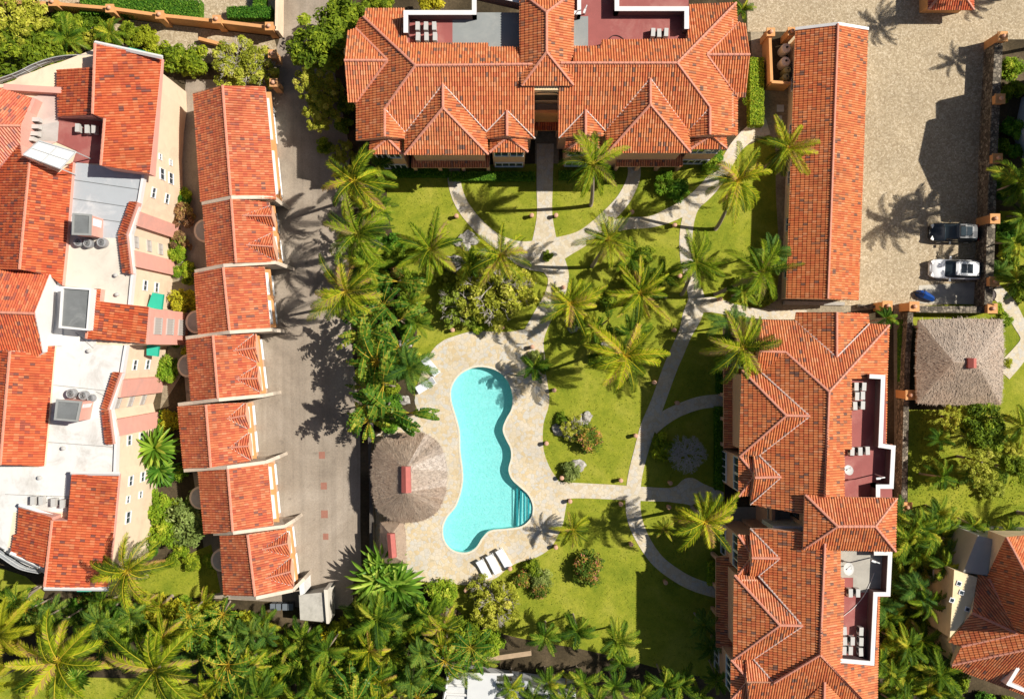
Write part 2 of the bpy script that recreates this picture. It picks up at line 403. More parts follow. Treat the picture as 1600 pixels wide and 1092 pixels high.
L_CROT = leafmat('croton_leaf', [(0, (.04, .09, .012)), (.45, (.12, .17, .018)), (.7, (.32, .26, .04)), (.88, (.42, .13, .05)), (1, (.5, .22, .16))])
L_RUST = leafmat('rusty_leaf', [(0, (.10, .055, .03)), (.4, (.24, .12, .06)), (.7, (.36, .22, .08)), (1, (.28, .27, .06))])
L_HEDGE = leafmat('hedge_leaf', [(0, (.03, .09, .010)), (.5, (.07, .17, .014)), (.9, (.14, .26, .02)), (1, (.22, .33, .04))], .25)
L_YFLOW = leafmat('yellow_flower', [(0, (.10, .15, .012)), (.4, (.25, .25, .02)), (.6, (.62, .42, .01)), (1, (.75, .52, .02))])
THATCH = tilemat('thatch', [(0, (.33, .25, .18)), (.2, (.38, .295, .215)), (.45, (.28, .21, .15)), (.62, (.42, .335, .25)), (.8, (.22, .165, .12)), (.92, (.46, .37, .28))])
STRAP = leafmat('dracaena_leaf', [(0, (.04, .10, .012)), (.5, (.09, .19, .018)), (.9, (.20, .31, .035)), (1, (.36, .42, .07))], .25, .35)
CARW = plain('car_paint_white', (.82, .82, .81), .25, .01, coat=.8)
CARB = plain('car_paint_black', (.010, .011, .013), .22, .05, coat=.8)
CUSH = plain('sunbed_fabric', (.72, .74, .77), .8, .04, 3)
# ---------------------------------------------------------------- the ground and what lies on it
POOL = [(746,573),(720,584),(706,604),(705,625),(711.5,648),(718,673),(719,704),(723,735),(722,760),(713,789),(699,807),(692,825),(695,845),(708,859.4),(728,863),(743.6,855.6),(754,840),(766.7,828.7),(790,826),(815,822),(829.5,809),(833,791),(826,773),(813,760.5),(800,748),(795,733),(799,715),(798,700),(791,686),(786,671),(791,655),(800,638),(801,617),(793.6,595),(775,578)]
POOLS = spline(POOL, True, 4)
def grow(poly, d):
    cx = sum(p[0] for p in poly)/len(poly); out = []; n = len(poly)
    a = sum(poly[i][0]*poly[(i+1) % n][1]-poly[(i+1) % n][0]*poly[i][1] for i in range(n)); sgn = 1 if a > 0 else -1
    for i in range(n):
        x0, y0 = poly[i-1]; x1, y1 = poly[(i+1) % n]; dx, dy = x1-x0, y1-y0; l = math.hypot(dx, dy) or 1
        out.append((poly[i][0]+sgn*dy/l*d, poly[i][1]-sgn*dx/l*d))
    return out
G = 5200
structure('ground', sheet_mb([[(-G, -G), (G, -G), (G, G), (-G, G)]], [POOLS], 0.0), SOIL)
LZ = .012
lawn_main = spline([(592,262),(700,258),(860,256),(1000,252),(1110,240),(1175,225),(1208,215),(1212,300),(1212,470),(1135,486),(1133,600),(1132,800),(1130,1000),(1132,1062),(1060,1052),(980,1030),(900,1012),(830,1000),(770,985),(720,960),(690,925),(650,905),(628,870),(640,780),(655,700),(648,630),(640,560),(652,520),(640,480),(620,430),(606,400),(600,340)], True, 3)
structure('lawn', sheet_mb([lawn_main], [POOLS], LZ), LAWN)
structure('lawn', sheet_mb([[(1418,480),(1475,640),(1420,640),(1418,800),(1440,860),(1530,836),(1600,840),(1760,860),(1760,330),(1562,330),(1558,470)]], [], LZ), LAWN)
structure('lawn', sheet_mb([[(-80,860),(40,900),(70,925),(60,960),(0,1010),(70,1060),(210,1100),(-80,1180)], [(205,905),(330,850),(345,925),(300,935),(215,925)], [(40,1055),(300,1062),(500,1100),(480,1180),(-40,1180)]], [], LZ), LAWN)
# asphalt lane with its kerb strip, cobbled court
structure('lane', sheet_mb([[(405,-60),(520,-60),(520,100),(548,240),(556,420),(560,560),(563,680),(563,820),(566,925),(540,950),(470,955),(440,940),(330,935),(300,730),(286,560),(282,300),(290,125),(418,125),(437,60)]], [], .008), ASPH)
structure('cobbled_court', sheet_mb([[(1165,-90),(1800,-90),(1800,62),(1560,62),(1553,160),(1549,345),(1545,486),(1430,486),(1340,478),(1225,474),(1232,50),(1168,50)]], [], .008), COURT)
structure('gravel_drive', sheet_mb([[(-60,-90),(440,-90),(434,54),(345,42),(90,16),(-60,-10)], [(90,18),(428,58),(434,80),(430,128),(300,92),(120,40)]], [], .010), COURT)
structure('side_yard', sheet_mb([[(1195,140),(1236,140),(1228,470),(1400,484),(1428,484),(1418,620),(1412,800),(1398,800),(1396,480),(1300,490),(1150,492),(1150,475),(1215,470),(1208,215),(1160,225)], [(836,128),(873,128),(873,258),(836,258)], [(1170,-10),(1190,-10),(1196,160),(1178,160)], [(268,300),(300,300),(300,560),(250,640),(262,540)]], [], .006), DRYG)
# stone paths, all one slab sheet
R_ = ribbon
paths = [R_([(852,225),(851,290),(851,340),(851,392)], [27,25,25,46]),
    R_([(708,258),(711,290),(722,320),(745,350),(775,376),(812,392),(850,396)], [21,20,20,20,22,30,44]),
    R_([(990,255),(990,278),(974,312),(945,343),(912,371),(880,386),(850,398)], [20,20,21,22,25,34,50]),
    R_([(938,360),(974,350),(1015,347),(1045,337),(1080,318),(1103,298),(1122,275),(1138,250),(1152,228),(1175,207),(1200,198)], [22,19,18,22,24,26,24,20,20,24,26]),
    R_([(1090,308),(1079,330),(1072,365),(1073,405),(1080,437),(1088,467),(1082,492),(1071,520),(1058,550),(1046,578),(1028,628),(1013,666),(1001,707),(992,745),(989,780),(992,812),(1006,845),(1028,876),(1058,899),(1085,913),(1120,924)], [26,20,20,20,20,26,30,22,22,22,22,24,22,22,23,23,21,20,20,20,20]),
    R_([(1080,480),(1110,476),(1150,485),(1200,491),(1260,492)], [20,24,18,16,14]),
    R_([(1018,668),(1035,655),(1060,641),(1095,629),(1135,625)], [24,22,20,20,20]),
    R_([(865,766),(900,766),(950,768),(1000,771),(1050,773)], [30,24,23,22,21]),
    R_([(1040,773),(1060,772),(1078,768),(1096,770),(1130,776)], [20,28,44,30,14]),
    R_([(855,398),(872,430),(866,462),(845,500),(832,530),(828,560)], [46,34,30,30,36,48]),
    R_([(850,404),(820,404),(795,396)], [44,30,14])]
structure('garden_path', sheet_mb(paths, [], .05, .05), PATH)
structure('garden_path', sheet_mb([R_([(1553,452),(1575,475),(1592,505),(1604,530),(1590,556),(1566,582)], [22,22,20,20,26,30]), R_([(1598,520),(1640,500)], [20,20])], [], .05, .05), PATH)
deck = spline([(674,550),(690,534),(708,526),(741,517.5),(790,519),(825,515),(845,530),(848,560),(855,596),(858,630),(849,663),(849,700),(858,728),(874,753),(886,770),(883,799),(877,825),(860,855.6),(836,871),(813,877),(795,886),(772,904),(733,913),(702.6,911),(672,909),(656,907),(634,900),(600,885),(582,860),(580,760),(582,690),(620,660),(651,645),(648,625),(656,590)], True, 4)
structure('pool_deck', sheet_mb([deck], [POOLS], .062, .06), DECK)
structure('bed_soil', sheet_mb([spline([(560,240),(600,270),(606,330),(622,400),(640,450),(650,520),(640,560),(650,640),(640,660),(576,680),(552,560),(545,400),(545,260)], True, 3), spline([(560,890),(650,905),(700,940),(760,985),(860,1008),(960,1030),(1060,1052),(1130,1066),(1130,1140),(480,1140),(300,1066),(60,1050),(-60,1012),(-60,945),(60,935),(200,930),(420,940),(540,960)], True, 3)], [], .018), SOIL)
# swimming pool: basin, coping, water, steps
r = thing('swimming_pool', 'curved turquoise swimming pool with steps at its lower right lobe', 'swimming pool', Wp(755,715,0))
P2 = [Wp(x, y, 0) for x, y in POOLS]
mb = MB(); FZ = -.86
a = sum(P2[i].x*P2[(i+1) % len(P2)].y-P2[(i+1) % len(P2)].x*P2[i].y for i in range(len(P2)))
Q = P2 if a > 0 else P2[::-1]
for i in range(len(Q)):
    p, q = Q[i], Q[(i+1) % len(Q)]
    mb.face([(q.x, q.y, FZ), (p.x, p.y, FZ), (p.x, p.y, .06), (q.x, q.y, .06)])
fl = sheet_mb([[(p.x, p.y) for p in Q]], [], FZ, 0, False)
b0 = len(mb.v); mb.v += fl.v; mb.f += [tuple(i+b0 for i in f) for f in fl.f]; mb.m += fl.m; mb.uv += fl.uv
part('basin', mb, POOLM, r)
cop = sheet_mb([grow(POOLS, 2.2)], [grow(POOLS, -.6)], .085, .05)
part('coping', cop, plain('pool_coping', (.66, .60, .47), .8, .15, 4), r)
wt = sheet_mb([[(p.x, p.y) for p in Q]], [], -.04, 0, False)
part('water', wt, WATER, r)
for k, (xa, da) in enumerate([(826, .10), (820, .17), (814, .25), (808, .34)]):
    st = MB(); ys = [q for q in POOLS if q[0] > xa and 760 < q[1] < 824]
    pts = [Wp(x-.4, y, 0) for x, y in ys]
    if len(pts) > 2: st.prism([(p.x, p.y) for p in pts], FZ+.01*k, -da, 0); part('step', st, POOLM, r)
    if k < 4:
        st = MB(); A_, B_ = Wp(xa, min(y for x, y in ys)+1, 0), Wp(xa, max(y for x, y in ys)-1, 0)
        st.box(((A_.x+B_.x)/2, (A_.y+B_.y)/2, -da+.012), (.09, abs(A_.y-B_.y), .02)); part('step_edge', st, plain('step_edge_blue', (.05, .42, .46), .6, .05), r)
# red paving marks on the lane
for (x, y, sz), lb in zip([(503,711,9.5),(506,759,9.5),(507,803,10.5),(509,838,8.5)], ['topmost of four red square paving patches on the asphalt lane','second from the top of four red square paving patches on the lane','third from the top of four red square paving patches, the darkest one','lowest of four red square paving patches, faded, near the lane end']):
    mb = MB(); p = Wp(x, y, 0); mb.box((p.x, p.y, .012), (sz*S, sz*S*1.15, .01), R(1))
    o = part('paving_patch', mb, plain('red_paving', (.32, .145, .10), .9, .2, 5)); tag(o, lb, 'paving patch', 'red paving patches on the lane')
# ---------------------------------------------------------------- roof and wall builders
DIRS = {'N': (0, 1), 'S': (0, -1), 'E': (1, 0), 'W': (-1, 0)}
class Plane:
    def __init__(s, ref=None, d=None, pitch=.5, pts=None):
        if pts:
            a, b, c = [Wp(*p) for p in pts]; n = (b-a).cross(c-a).normalized()
            s.n = n if n.z > 0 else -n; s.o = a
        else:
            if isinstance(d, str): d = DIRS[d]
            s.n = Vector((d[0]*pitch, d[1]*pitch, 1)).normalized(); s.o = Wp(*ref)
    def at(s, x, y):
        d = Wp(x, y, 0)-CAM; t = (s.o-CAM).dot(s.n)/d.dot(s.n); return CAM+d*t
    def h(s, x, y): return s.at(x, y).z
RIB, COURSE = .215, .38
PROF = (0, .050, .090, .066)
rt = random.Random(3)
def tiles(mb, pl, poly, rib=RIB, course=COURSE):
    n = pl.n; g = Vector((n.x, n.y, 0)); vax = (g-n*g.dot(n)).normalized(); uax = vax.cross(n).normalized()
    P = [pl.at(x, y)-pl.o for x, y in poly]; Q = [(p.dot(uax), p.dot(vax)) for p in P]; N = len(Q)
    du = rib/4; i0 = math.floor(min(q[0] for q in Q)/du); i1 = math.ceil(max(q[0] for q in Q)/du)
    seed = {}
    for i in range(i0, i1):
        ua, ub = i*du, (i+1)*du; um = (ua+ub)/2; col = i//4; k = i % 4
        fa, fb = PROF[k], PROF[(k+1) % 4]
        xs = []
        for j in range(N):
            a, b = Q[j], Q[(j+1) % N]
            if (a[0] > um) != (b[0] > um):
                f = lambda u: a[1]+(b[1]-a[1])*(u-a[0])/(b[0]-a[0])
                lo, hi = min(a[1], b[1]), max(a[1], b[1])
                cl = lambda v: max(lo, min(hi, v))
                xs.append((f(um), cl(f(ua)), cl(f(ub))))
        xs.sort()
        for j in range(0, len(xs)-1, 2):
            (_, la, lb), (_, ha, hb) = xs[j], xs[j+1]
            j0 = math.floor(min(la, lb)/course); j1 = math.ceil(max(ha, hb)/course)
            off = 0
            for c in range(j0, j1):
                va, vb = c*course, (c+1)*course
                a0, a1 = max(la, va), min(ha, vb); b0, b1 = max(lb, va), min(hb, vb)
                if a1 <= a0 and b1 <= b0: continue
                a1 = max(a0, a1); b1 = max(b0, b1)
                key = (col, c)
                if key not in seed: seed[key] = rt.random()
                hh = lambda v, f: f+.028*((v-va)/course)
                pt = lambda u, v, h: pl.o+uax*u+vax*v+n*h
                q = [pt(ua, a0, hh(a0, fa)), pt(ub, b0, hh(b0, fb)), pt(ub, b1, hh(b1, fb)), pt(ua, a1, hh(a1, fa))]
                # winding so that the normal looks up
                nn = (q[1]-q[0]).cross(q[3]-q[0])
                if nn.length < 1e-9: nn = (q[2]-q[1]).cross(q[3]-q[1])
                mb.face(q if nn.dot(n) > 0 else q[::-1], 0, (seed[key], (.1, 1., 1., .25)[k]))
def roof(parent, planes, mat, wall, base, caps=(), vals=(), capr=.12, name='roof', vw=.075):
    """planes: [(Plane, polygon)], caps / vals: [(Plane, (x,y), (x,y), ...)]"""
    mb = MB(); sd = MB()
    for pl, poly in planes:
        tiles(mb, pl, poly)
        P = [pl.at(x, y) for x, y in poly]
        a = sum(P[i].x*P[(i+1) % len(P)].y-P[(i+1) % len(P)].x*P[i].y for i in range(len(P)))
        if a < 0: P = P[::-1]
        top = [p-Vector((0, 0, .05)) for p in P]
        for i in range(len(P)):
            p, q = top[i], top[(i+1) % len(P)]
            zb = min(base, p.z-.06, q.z-.06) if base is not None else min(p.z, q.z)-.1
            sd.face([(p.x, p.y, min(base, p.z-.1)), (q.x, q.y, min(base, q.z-.1)), q, p])
        sd.face(top)
    o = part(name, mb, mat, parent)
    part('gable_wall', sd, wall, parent)
    if caps:
        for c in caps:
            cb = MB(); P = [c[0].at(*q)+Vector((0, 0, .07)) for q in c[1:]]
            pts = []
            for a_, b_ in zip(P[:-1], P[1:]):
                k = max(1, int((b_-a_).length/.42))
                for i in range(k):
                    pts.append((a_+(b_-a_)*(i/k), a_+(b_-a_)*((i+1)/k)))
            for a_, b_ in pts: cb.tube([a_, b_], capr*1.12, 6, 0, capr*.9)
            part('ridge_cap', cb, CAP, o)
    for c in vals:
        vb = MB(); P = [c[0].at(*q)+Vector((0, 0, .05)) for q in c[1:]]
        for a_, b_ in zip(P[:-1], P[1:]): vb.tube([a_, b_], vw, 5)
        part('valley_strip', vb, VAL, o)
    return o
def pp(mb, pts, h1, h0=0.0, m=0):
    """a prism whose top (height h1) the photo shows at these pixels"""
    P = [Wp(x, y, h1) for x, y in pts]; mb.prism([(p.x, p.y) for p in P], h0, h1, m)
def ppart(name, parent, pts, h1, h0, mat):
    mb = MB(); pp(mb, pts, h1, h0); return part(name, mb, mat, parent)
def rect(x0, y0, x1, y1): return [(x0, y0), (x1, y0), (x1, y1), (x0, y1)]
def parapet(parent, line, h1, h0, wd, mat, closed=False, bodymat=None):
    """walls along pixel polyline at height h1, wd in metres; lined: material of the body under a coping of mat"""
    P = [Wp(x, y, h1).xy for x, y in line]; mb = MB(); cb = MB(); n = len(P)
    segs = [(P[i], P[(i+1) % n]) for i in range(n if closed else n-1)]
    for k, (a, b) in enumerate(segs):
        d = (b-a).normalized(); q = Vector((-d.y, d.x))*wd/2; e = d*wd/2; t = h1+.003*(k % 2)
        if bodymat:
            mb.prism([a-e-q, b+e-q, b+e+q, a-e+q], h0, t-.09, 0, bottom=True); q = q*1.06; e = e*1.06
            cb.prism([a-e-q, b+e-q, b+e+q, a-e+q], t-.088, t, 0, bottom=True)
        else: mb.prism([a-e-q, b+e-q, b+e+q, a-e+q], h0, t, 0, bottom=True)
    o = part('parapet', mb, bodymat or mat, parent)
    if bodymat: part('coping', cb, mat, o)
    return o
def window(parent, A, B, h, t0, t1, z0, z1, panes=2, frame=None, glass=None, sill=True, name='window', fw=.07):
    """opening on the wall whose top edge runs from pixel A to pixel B at height h; t0..t1 in 0..1 along it"""
    a, b = Wp(*A, h), Wp(*B, h); a.z = b.z = 0; d = (b-a); L = d.length; d.normalize()
    nrm = Vector((-d.y, d.x, 0)); mid = (a+b)/2
    if nrm.dot(-mid) < 0: nrm = -nrm
    p0 = a+d*L*t0; p1 = a+d*L*t1; w_ = (p1-p0).length
    fr = MB(); gl = MB(); f = fw
    def slab(mb, s0, s1, za, zb, o0, o1):
        q = [p0+d*s0+nrm*o0, p0+d*s1+nrm*o0, p0+d*s1+nrm*o1, p0+d*s0+nrm*o1]
        mb.prism([v.xy for v in q], za, zb, 0, bottom=True)
    slab(fr, -f*.7, w_+f*.7, z1-f, z1+f*.5, .0, .10)
    slab(fr, -f*.7, w_+f*.7, z0-f*.6, z0+f, .0, .12)
    for k in range(panes+1):
        c = w_*k/panes; slab(fr, c-f/2, c+f/2, z0+f, z1-f, .0, .09)
    slab(gl, .02, w_-.02, z0+f*.5, z1-f*.5, .0, .035)
    fo = part(name, fr, frame or FRAME, parent)
    part('pane', gl, glass or GLASS, fo)
    return fo
SHADED = plain('parapet_painted_shade', (.12, .07, .065), .85, .15, 1.5)  # dark colour paints the shade on the inner faces of the white parapets
# ---------------------------------------------------------------- north building (top of the photo)
A = thing('villa_block', 'two-winged block at the top with orange tile roofs, roof terraces and central tower roof', 'building', Wp(854, 150, 0))
n_ = Plane((700,207,8.2), 'S')                                     # main south slope
hr = n_.h(649,103)
nN = Plane((700,103,hr), 'N'); wW = Plane((649,103,hr), 'W', .52); eE = Plane((1058,99,n_.h(1058,99)), 'E', .52)
def gab(pl, x, ya, yb, pitch=.53):
    h = pl.h(x, ya); return Plane((x,ya,h), 'W', pitch), Plane((x,ya,h), 'E', pitch), h
gw1 = wW.h(606,95); 
cn = Plane((606,95,gw1), 'N', .45); cs = Plane((606,95,gw1), 'S', .45)
g1w, g1e, g1h = gab(n_, 692, 132, 169); g1s = Plane((692,169,g1h), 'S', .5)
s1e = Plane((601,170,n_.h(601,170)), 'E', .5)
s2w, s2e, s2h = gab(n_, 792, 173, 213)
roof(A, [
 (n_, [(649,103),(835,101),(835,217),(792,173),(760,206),(692,132),(633,208),(601,170)]),
 (nN, [(568,27),(572,14),(632,14),(636,68),(763,68),(763,74),(813,74),(813,101),(649,103)]),
 (wW, [(568,27),(649,103),(601,170),(601,214),(557,220),(557,160),(606,95),(556,44),(561,30)]),
 (cn, [(538,95),(543,49),(556,45),(606,95)]), (cs, [(538,95),(606,95),(557,160),(544,160)]),
 (s1e, [(601,170),(633,208),(632,217),(601,214)]),
 (g1w, [(692,132),(692,169),(632,242),(633,208)]), (g1e, [(692,132),(760,206),(763,241),(692,169)]), (g1s, [(692,169),(763,242),(632,242)]),
 (s2w, [(792,173),(792,213),(762,217),(760,206)]), (s2e, [(792,173),(836,217),(792,213)])],
 T_OR, PEACH, 8.1,
 caps=[(n_, (649,103),(833,101)), (wW, (649,103),(568,27)), (n_, (649,103),(601,170)), (cn, (538,95),(606,95)), (s1e, (601,170),(601,214)), (g1w, (692,132),(692,169)), (g1s, (692,169),(632,242)), (g1s, (692,169),(763,242)), (s2w, (792,173),(792,213)), (wW, (606,95),(556,45)), (wW, (606,95),(557,160))],
 vals=[(n_, (692,132),(633,208)), (n_, (692,132),(760,206)), (n_, (601,170),(633,208)), (n_, (792,173),(760,206)), (n_, (792,173),(836,217))])
# right wing
cn2 = Plane((1104,86,eE.h(1104,86)), 'N', .45); cs2 = Plane((1104,86,eE.h(1104,86)), 'S', .45)
h1w, h1e, h1h = gab(n_, 1016, 123, 164); h1s = Plane((1016,164,h1h), 'S', .5)
t1w, t1e, _ = gab(n_, 915, 172, 212); t2w = Plane((1109,168,n_.h(1109,168)), 'W', .5)
nN2 = Plane((1000,99,n_.h(1000,99)), 'N')
roof(A, [
 (n_, [(873,101),(1058,99),(1109,168),(1075,206),(1016,123),(946,205),(915,172),(873,216)]),
 (nN2, [(896,101),(896,73),(940,73),(940,63),(1074,62),(1076,14),(1077,8),(1150,5),(1058,99)]),
 (eE, [(1058,99),(1150,5),(1152,38),(1104,86),(1152,152),(1152,212),(1109,211),(1109,168)]),
 (cn2, [(1104,86),(1155,36),(1165,38),(1172,86)]), (cs2, [(1104,86),(1172,86),(1165,152),(1152,152)]),
 (h1w, [(1016,123),(1016,164),(949,238),(946,205)]), (h1e, [(1016,123),(1076,205),(1079,237),(1016,164)]), (h1s, [(1016,164),(1079,239),(949,239)]),
 (t1w, [(915,172),(915,212),(873,216)]), (t1e, [(915,172),(946,205),(944,213),(915,212)]),
 (t2w, [(1109,168),(1109,211),(1078,214),(1075,206)])],
 T_OR, PEACH, 8.1,
 caps=[(n_, (876,99),(1058,99)), (eE, (1058,99),(1150,5)), (n_, (1058,99),(1109,168)), (cn2, (1104,86),(1172,86)), (h1w, (1016,123),(1016,164)), (h1s, (1016,164),(949,239)), (h1s, (1016,164),(1079,239)), (t1w, (915,172),(915,212)), (t2w, (1109,168),(1109,211)), (eE, (1104,86),(1155,36)), (eE, (1104,86),(1152,152))],
 vals=[(n_, (1016,123),(946,205)), (n_, (1016,123),(1075,206)), (n_, (915,172),(946,205)), (n_, (915,172),(873,216)), (n_, (1109,168),(1075,206))])
# tower roof
th = n_.h(832,99); thr = th+.62
tw = Plane((854,60,thr), 'W', .5); te = Plane((854,60,thr), 'E', .5); ts = Plane((854,82,thr), 'S', .5); tn = Plane((854,20,thr), 'N', .5)
roof(A, [(tw, [(854,20),(854,82),(815,134),(812,60),(812,-12)]), (te, [(854,20),(897,-12),(896,60),(896,134),(854,82)]), (ts, [(854,82),(896,134),(815,134)]), (tn, [(854,20),(812,-12),(897,-12)])],
 T_OR, PEACH, 9.9, caps=[(tw, (854,20),(854,82)), (ts, (854,82),(815,134)), (ts, (854,82),(896,134)), (tn, (854,20),(812,-12)), (tn, (854,20),(897,-12))])
# walls
mb = MB()
for q, h in ((rect(565,28,831,200), 8.1), (rect(877,28,1146,200), 8.1), (rect(641,196,756,233), 8.1), (rect(955,196,1071,231), 8.1), (rect(547,54,575,152), 8.1), (rect(1135,44,1163,146), 8.1), (rect(820,-10,889,126), 9.9)):
    pp(mb, q, h-.02, 0)
part('wall', mb, PEACH, A)
# bays with their own little hipped roofs
def bay(x0, x1, y0, yb, xm, xtop0, xtop1, hb=7.6, win=True):
    """x0..x1 eave (front edge at yb), wall line at y0, hip apex xm"""
    s = Plane((xm,yb,hb), 'S', .5); ap = s.at(xm, y0); 
    wv = Plane((x0,yb,hb), 'W', .5); ev = Plane((x1,yb,hb), 'E', .5)
    roof(A, [(s, [(x0,yb),(xm,y0),(x1,yb)]), (wv, [(x0,yb),(x0+2,y0),(xm,y0)]), (ev, [(x1,yb),(xm,y0),(x1-2,y0)])], T_OR, PEACH, hb-.1, caps=[(s, (x0,yb),(xm,y0)), (s, (x1,yb),(xm,y0))], name='bay_roof')
    pp_ = [(x0+4,y0-14),(x1-4,y0-14),(x1-4,yb-4),(x0+4,yb-4)]
    ppart('bay_wall', A, pp_, hb-.12, 0, PEACH)
    window(A, (x0+4,yb-4), (x1-4,yb-4), hb-.12, .06, .48, 5.2, 7.2, 2); window(A, (x0+4,yb-4), (x1-4,yb-4), hb-.12, .54, .94, 5.2, 7.2, 2)
    window(A, (x0+4,yb-4), (x1-4,yb-4), hb-.12, .06, .94, .6, 2.3, 4)
bay(577,629,216,241,605,0,0); bay(765,825,214,238,793,0,0); bay(883,941,213,237,914,0,0); bay(1079,1136,212,233,1110,0,0)
# porches in front of the big gables: low lean-to tile roofs
for x0, x1, yt, yb in ((643,766,235,262), (963,1068,234,260)):
    s = Plane(((x0+x1)/2,yb,3.0), 'S', .42)
    roof(A, [(s, [(x0,yb),(x0+1,yt),(x1,yt),(x1-2,yb)])], T_OR, PEACH, 2.7, name='porch_roof')
    for t in (.03, .35, .65, .97):
        c = Wp(x0+(x1-x0)*t, yb-4, 2.7); mb = MB(); mb.box((c.x, c.y, 1.35), (.3, .3, 2.7)); part('porch_post', mb, PEACH, A)
    ppart('porch_floor', A, [(x0,yt-6),(x1,yt-6),(x1,yb-2),(x0,yb-2)], .12, 0, CONC)
# terraces let into the north slopes
ppart('terrace_floor', A, rect(634,20,812,80), 8.55, 8.0, GREYR)
ppart('terrace_floor', A, rect(636,24,707,70), 8.56, 8.2, REDF)
parapet(A, [(634,48),(634,20),(741,20),(741,-12)], 9.7, 8.1, .36, WHITE, bodymat=SHADED)
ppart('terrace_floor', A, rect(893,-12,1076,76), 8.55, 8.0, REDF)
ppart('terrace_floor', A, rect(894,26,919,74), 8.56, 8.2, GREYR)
parapet(A, [(964,-14),(964,14),(1073,14),(1073,42)], 9.7, 8.1, .36, WHITE, bodymat=SHADED)
parapet(A, [(905,-14),(905,20),(896,20)], 9.7, 8.1, .3, WHITE, bodymat=SHADED)
parapet(A, [(741,-14),(812,2)], 9.7, 8.1, .3, WHITE, bodymat=SHADED)
# entrance between the wings
ppart('balcony_floor', A, rect(832,130,877,172), 5.6, 5.3, CONC)
ppart('balcony_wall', A, rect(834,172,875,177), 6.4, 2.9, OCHRE)
mb = MB(); w0, w1 = Wp(838,134,9.9), Wp(871,134,9.9); cx = (w0.x+w1.x)/2
for i in range(9):
    t0, t1 = math.pi*i/9, math.pi*(i+1)/9
    mb.face([(cx+1.25*math.cos(t0), w0.y-.42, 8.4+.9*math.sin(t0)), (cx+1.25*math.cos(t1), w0.y-.42, 8.4+.9*math.sin(t1)), (cx+1.25*math.cos(t1), w0.y-.30, 8.4+.9*math.sin(t1)), (cx+1.25*math.cos(t0), w0.y-.30, 8.4+.9*math.sin(t0))])
mb.box((cx, w0.y-.32, 7.6), (2.2, .06, 1.6)); part('arched_opening', mb, DARK, A)
ppart('entrance_wall', A, rect(834,126,875,141), 9.8, 5.6, STUCCO)
s = Plane((855,204,3.0), 'S', .4)
roof(A, [(s, [(836,204),(836,184),(874,184),(874,204)])], T_RED, OCHRE, 2.8, name='entrance_roof')
for x in (838, 872):
    c = Wp(x, 201, 2.8); mb = MB(); mb.box((c.x, c.y, 1.4), (.3, .3, 2.8)); part('entrance_post', mb, PEACH, A)
# ---------------------------------------------------------------- east building
Bd = thing('villa_block', 'long block on the right with orange gabled roofs, white parapets and two satellite dishes', 'building', Wp(1270, 790, 0))
m_ = Plane((1191,620,8.2), 'W'); bh = m_.h(1295,650)
me_ = Plane((1295,650,bh), 'E', .46); mn = Plane((1295,612,bh), 'N', .5)
b1n, b1s = Plane((1265,650,m_.h(1265,650)), 'N', .53), Plane((1265,650,m_.h(1265,650)), 'S', .53); b1w = Plane((1228,649,m_.h(1265,650)), 'W', .5)
cgh = mn.h(1307,558); cgw, cge = Plane((1307,558,cgh), 'W', .5), Plane((1307,558,cgh), 'E', .5)
b2n, b2s = Plane((1220,745,m_.h(1220,745)), 'N', .53), Plane((1220,745,m_.h(1220,745)), 'S', .53)
b0h = m_.h(1227,550); b0s = Plane((1227,550,b0h), 'S', .5)
roof(Bd, [
 (m_, [(1295,612),(1289,776),(1258,786),(1256,803),(1172,788),(1220,745),(1186,711),(1265,650),(1190,582),(1227,550)]),
 (mn, [(1295,612),(1227,550),(1186,549),(1188,500),(1242,501),(1307,558),(1358,506),(1389,508)]),
 (me_, [(1295,612),(1389,508),(1386,592),(1330,592),(1330,702),(1319,702),(1319,776),(1289,776)]),
 (me_, [(1378,591),(1386,591),(1384,695),(1376,695)]),
 (me_, [(1388,694),(1394,694),(1392,778),(1376,778),(1376,768),(1388,768)]),
 (cgw, [(1307,488),(1307,558),(1242,501),(1244,488)]), (cge, [(1307,488),(1356,490),(1358,506),(1307,558)]),
 (b0s, [(1227,550),(1190,582),(1182,575),(1186,549)]),
 (b1n, [(1265,650),(1228,649),(1159,578),(1190,582)]), (b1s, [(1265,650),(1186,711),(1155,713),(1228,649)]), (b1w, [(1228,649),(1155,713),(1159,578)]),
 (b2n, [(1220,745),(1179,746),(1177,713),(1186,711)]), (b2s, [(1220,745),(1172,788),(1179,746)])],
 T_OR, PEACH, 8.1,
 caps=[(m_, (1295,612),(1289,776)), (mn, (1295,612),(1389,508)), (mn, (1295,612),(1227,550)), (mn, (1227,550),(1186,549)), (cgw, (1307,488),(1307,558)), (b1n, (1265,650),(1228,649)), (b1w, (1228,649),(1155,713)), (b1w, (1228,649),(1159,578)), (b2n, (1220,745),(1179,746))],
 vals=[(m_, (1265,650),(1186,711)), (m_, (1265,650),(1190,582)), (m_, (1220,745),(1186,711)), (m_, (1220,745),(1172,788)), (mn, (1307,558),(1242,501)), (mn, (1307,558),(1358,506))])
